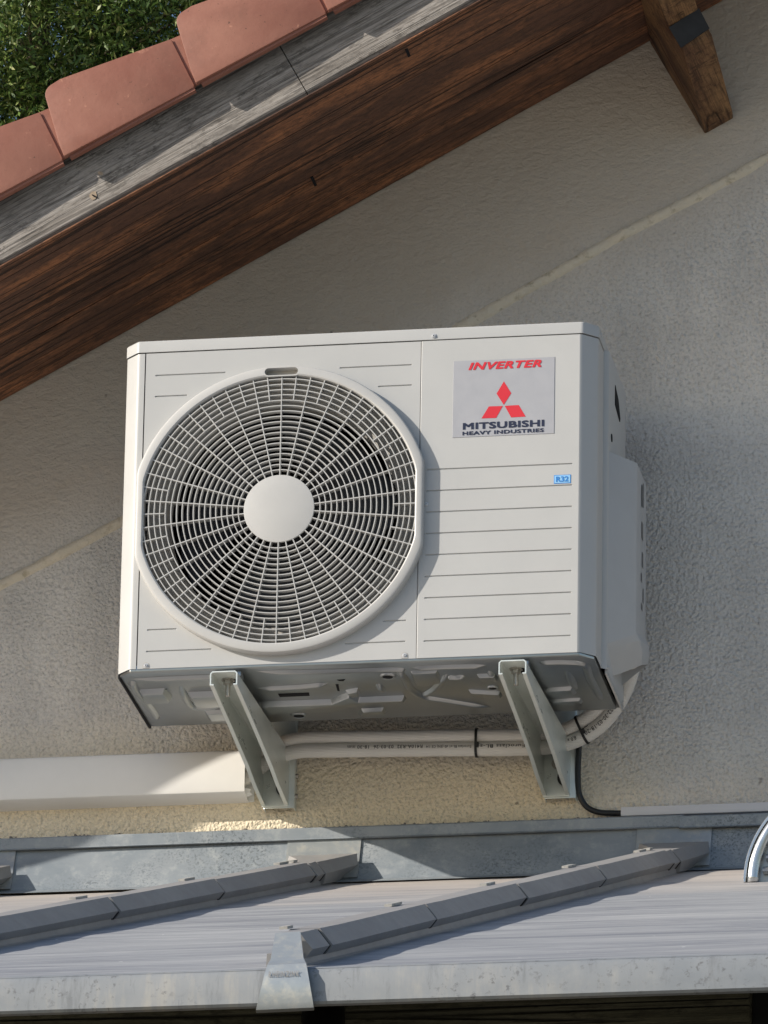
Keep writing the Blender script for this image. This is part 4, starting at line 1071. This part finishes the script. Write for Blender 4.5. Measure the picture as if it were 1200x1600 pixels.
o = auto(obj('duct_cover', bm, 'duct'), 25); o.parent = tk; o.matrix_parent_inverse = Matrix.Translation((.9, 0, .06))
bm = BX(x0, x1+.010, -.004, -.0012, -.1005, -.016); o = obj('duct_base', bm, 'duct'); o.parent = tk; o.matrix_parent_inverse = Matrix.Translation((.9, 0, .06))
bm = bmesh.new(); prism(bm, [(x1-.002, -.030, -.084), (x1+.008, -.028, -.0855), (x1+.0065, -.026, -.090), (x1+.010, -.024, -.094), (x1-.002, -.022, -.0985)], (0, .003, 0)); o = obj('broken_edge', bm, 'duct'); o.parent = tk; o.matrix_parent_inverse = Matrix.Translation((.9, 0, .06))

# ================================================================== TREE behind the roof
TYD = 20.0; tc = at(60, 120, TYD)
base = Vector((tc.x, TYD, -5.8))
tree = empty('tree', base, label='leafy green tree behind the house, seen over the roof verge', cat='tree')
NL = 380000; RR = np.array([1.45, 1.25, 1.35])
d = rng.normal(size=(NL, 3)); d /= np.linalg.norm(d, axis=1)[:, None]
rad = rng.uniform(.55, 1.0, NL)**.6
ctr = d*rad[:, None]
cl = rng.normal(size=(420, 3)); cl /= np.linalg.norm(cl, axis=1)[:, None]; cl *= rng.uniform(.68, 1.02, 420)[:, None]
# gather most of the leaves into clumps
idx = rng.integers(0, 420, NL); use = rng.random(NL) < .72
off = rng.normal(size=(NL, 3))*.07
ctr = np.where(use[:, None], cl[idx]+off, ctr)*RR
ctr += np.array([0, 0, tc.z-(-5.8)])
ln = rng.uniform(.024, .052, NL); wd = ln*rng.uniform(.22, .36, NL)
ax = rng.normal(size=(NL, 3)); ax[:, 2] -= .5; ax /= np.linalg.norm(ax, axis=1)[:, None]
bx_ = np.cross(ax, rng.normal(size=(NL, 3))); bx_ /= np.linalg.norm(bx_, axis=1)[:, None]
V = np.stack([ctr-ax*ln[:, None]*.5, ctr+bx_*wd[:, None]*.5, ctr+ax*ln[:, None]*.5, ctr-bx_*wd[:, None]*.5], 1).reshape(-1, 3)
me = bpy.data.meshes.new('crown'); me.vertices.add(NL*4); me.vertices.foreach_set('co', V.ravel().astype(np.float32))
me.loops.add(NL*4); me.loops.foreach_set('vertex_index', np.arange(NL*4, dtype=np.int32))
me.polygons.add(NL); me.polygons.foreach_set('loop_start', np.arange(0, NL*4, 4, dtype=np.int32)); me.polygons.foreach_set('loop_total', np.full(NL, 4, dtype=np.int32))
at_ = me.attributes.new('tint', 'FLOAT', 'FACE'); at_.data.foreach_set('value', np.clip(rng.beta(2, 2.4, NL)+np.where(use, (idx % 7-3)*.05, 0), 0, 1).astype(np.float32))
me.update(); link('crown', me, 'leaf', tree)
bm = bmesh.new(); H = tc.z+5.8
tube(bm, spline([Vector((0, 0, 0)), Vector((.1, 0, H*.4)), Vector((-.05, .1, H*.8)), Vector((0, 0, H+.8))], 8), [.24-.2*i/24 for i in range(25)], 12)
for i in range(40):
    a = random.uniform(0, 6.28); z0 = H*random.uniform(.75, 1.05); L = random.uniform(.8, 1.25)
    e_ = Vector((math.cos(a)*L, math.sin(a)*L, random.uniform(.2, 1.2))); st = Vector((0, 0, z0))
    pth = spline([st, st+e_*.5+Vector((0, 0, .15)), st+e_], 6); tube(bm, pth, [.014-.011*i/12 for i in range(13)], 7)
link_t = obj('trunk', bm, 'bark', tree, True)
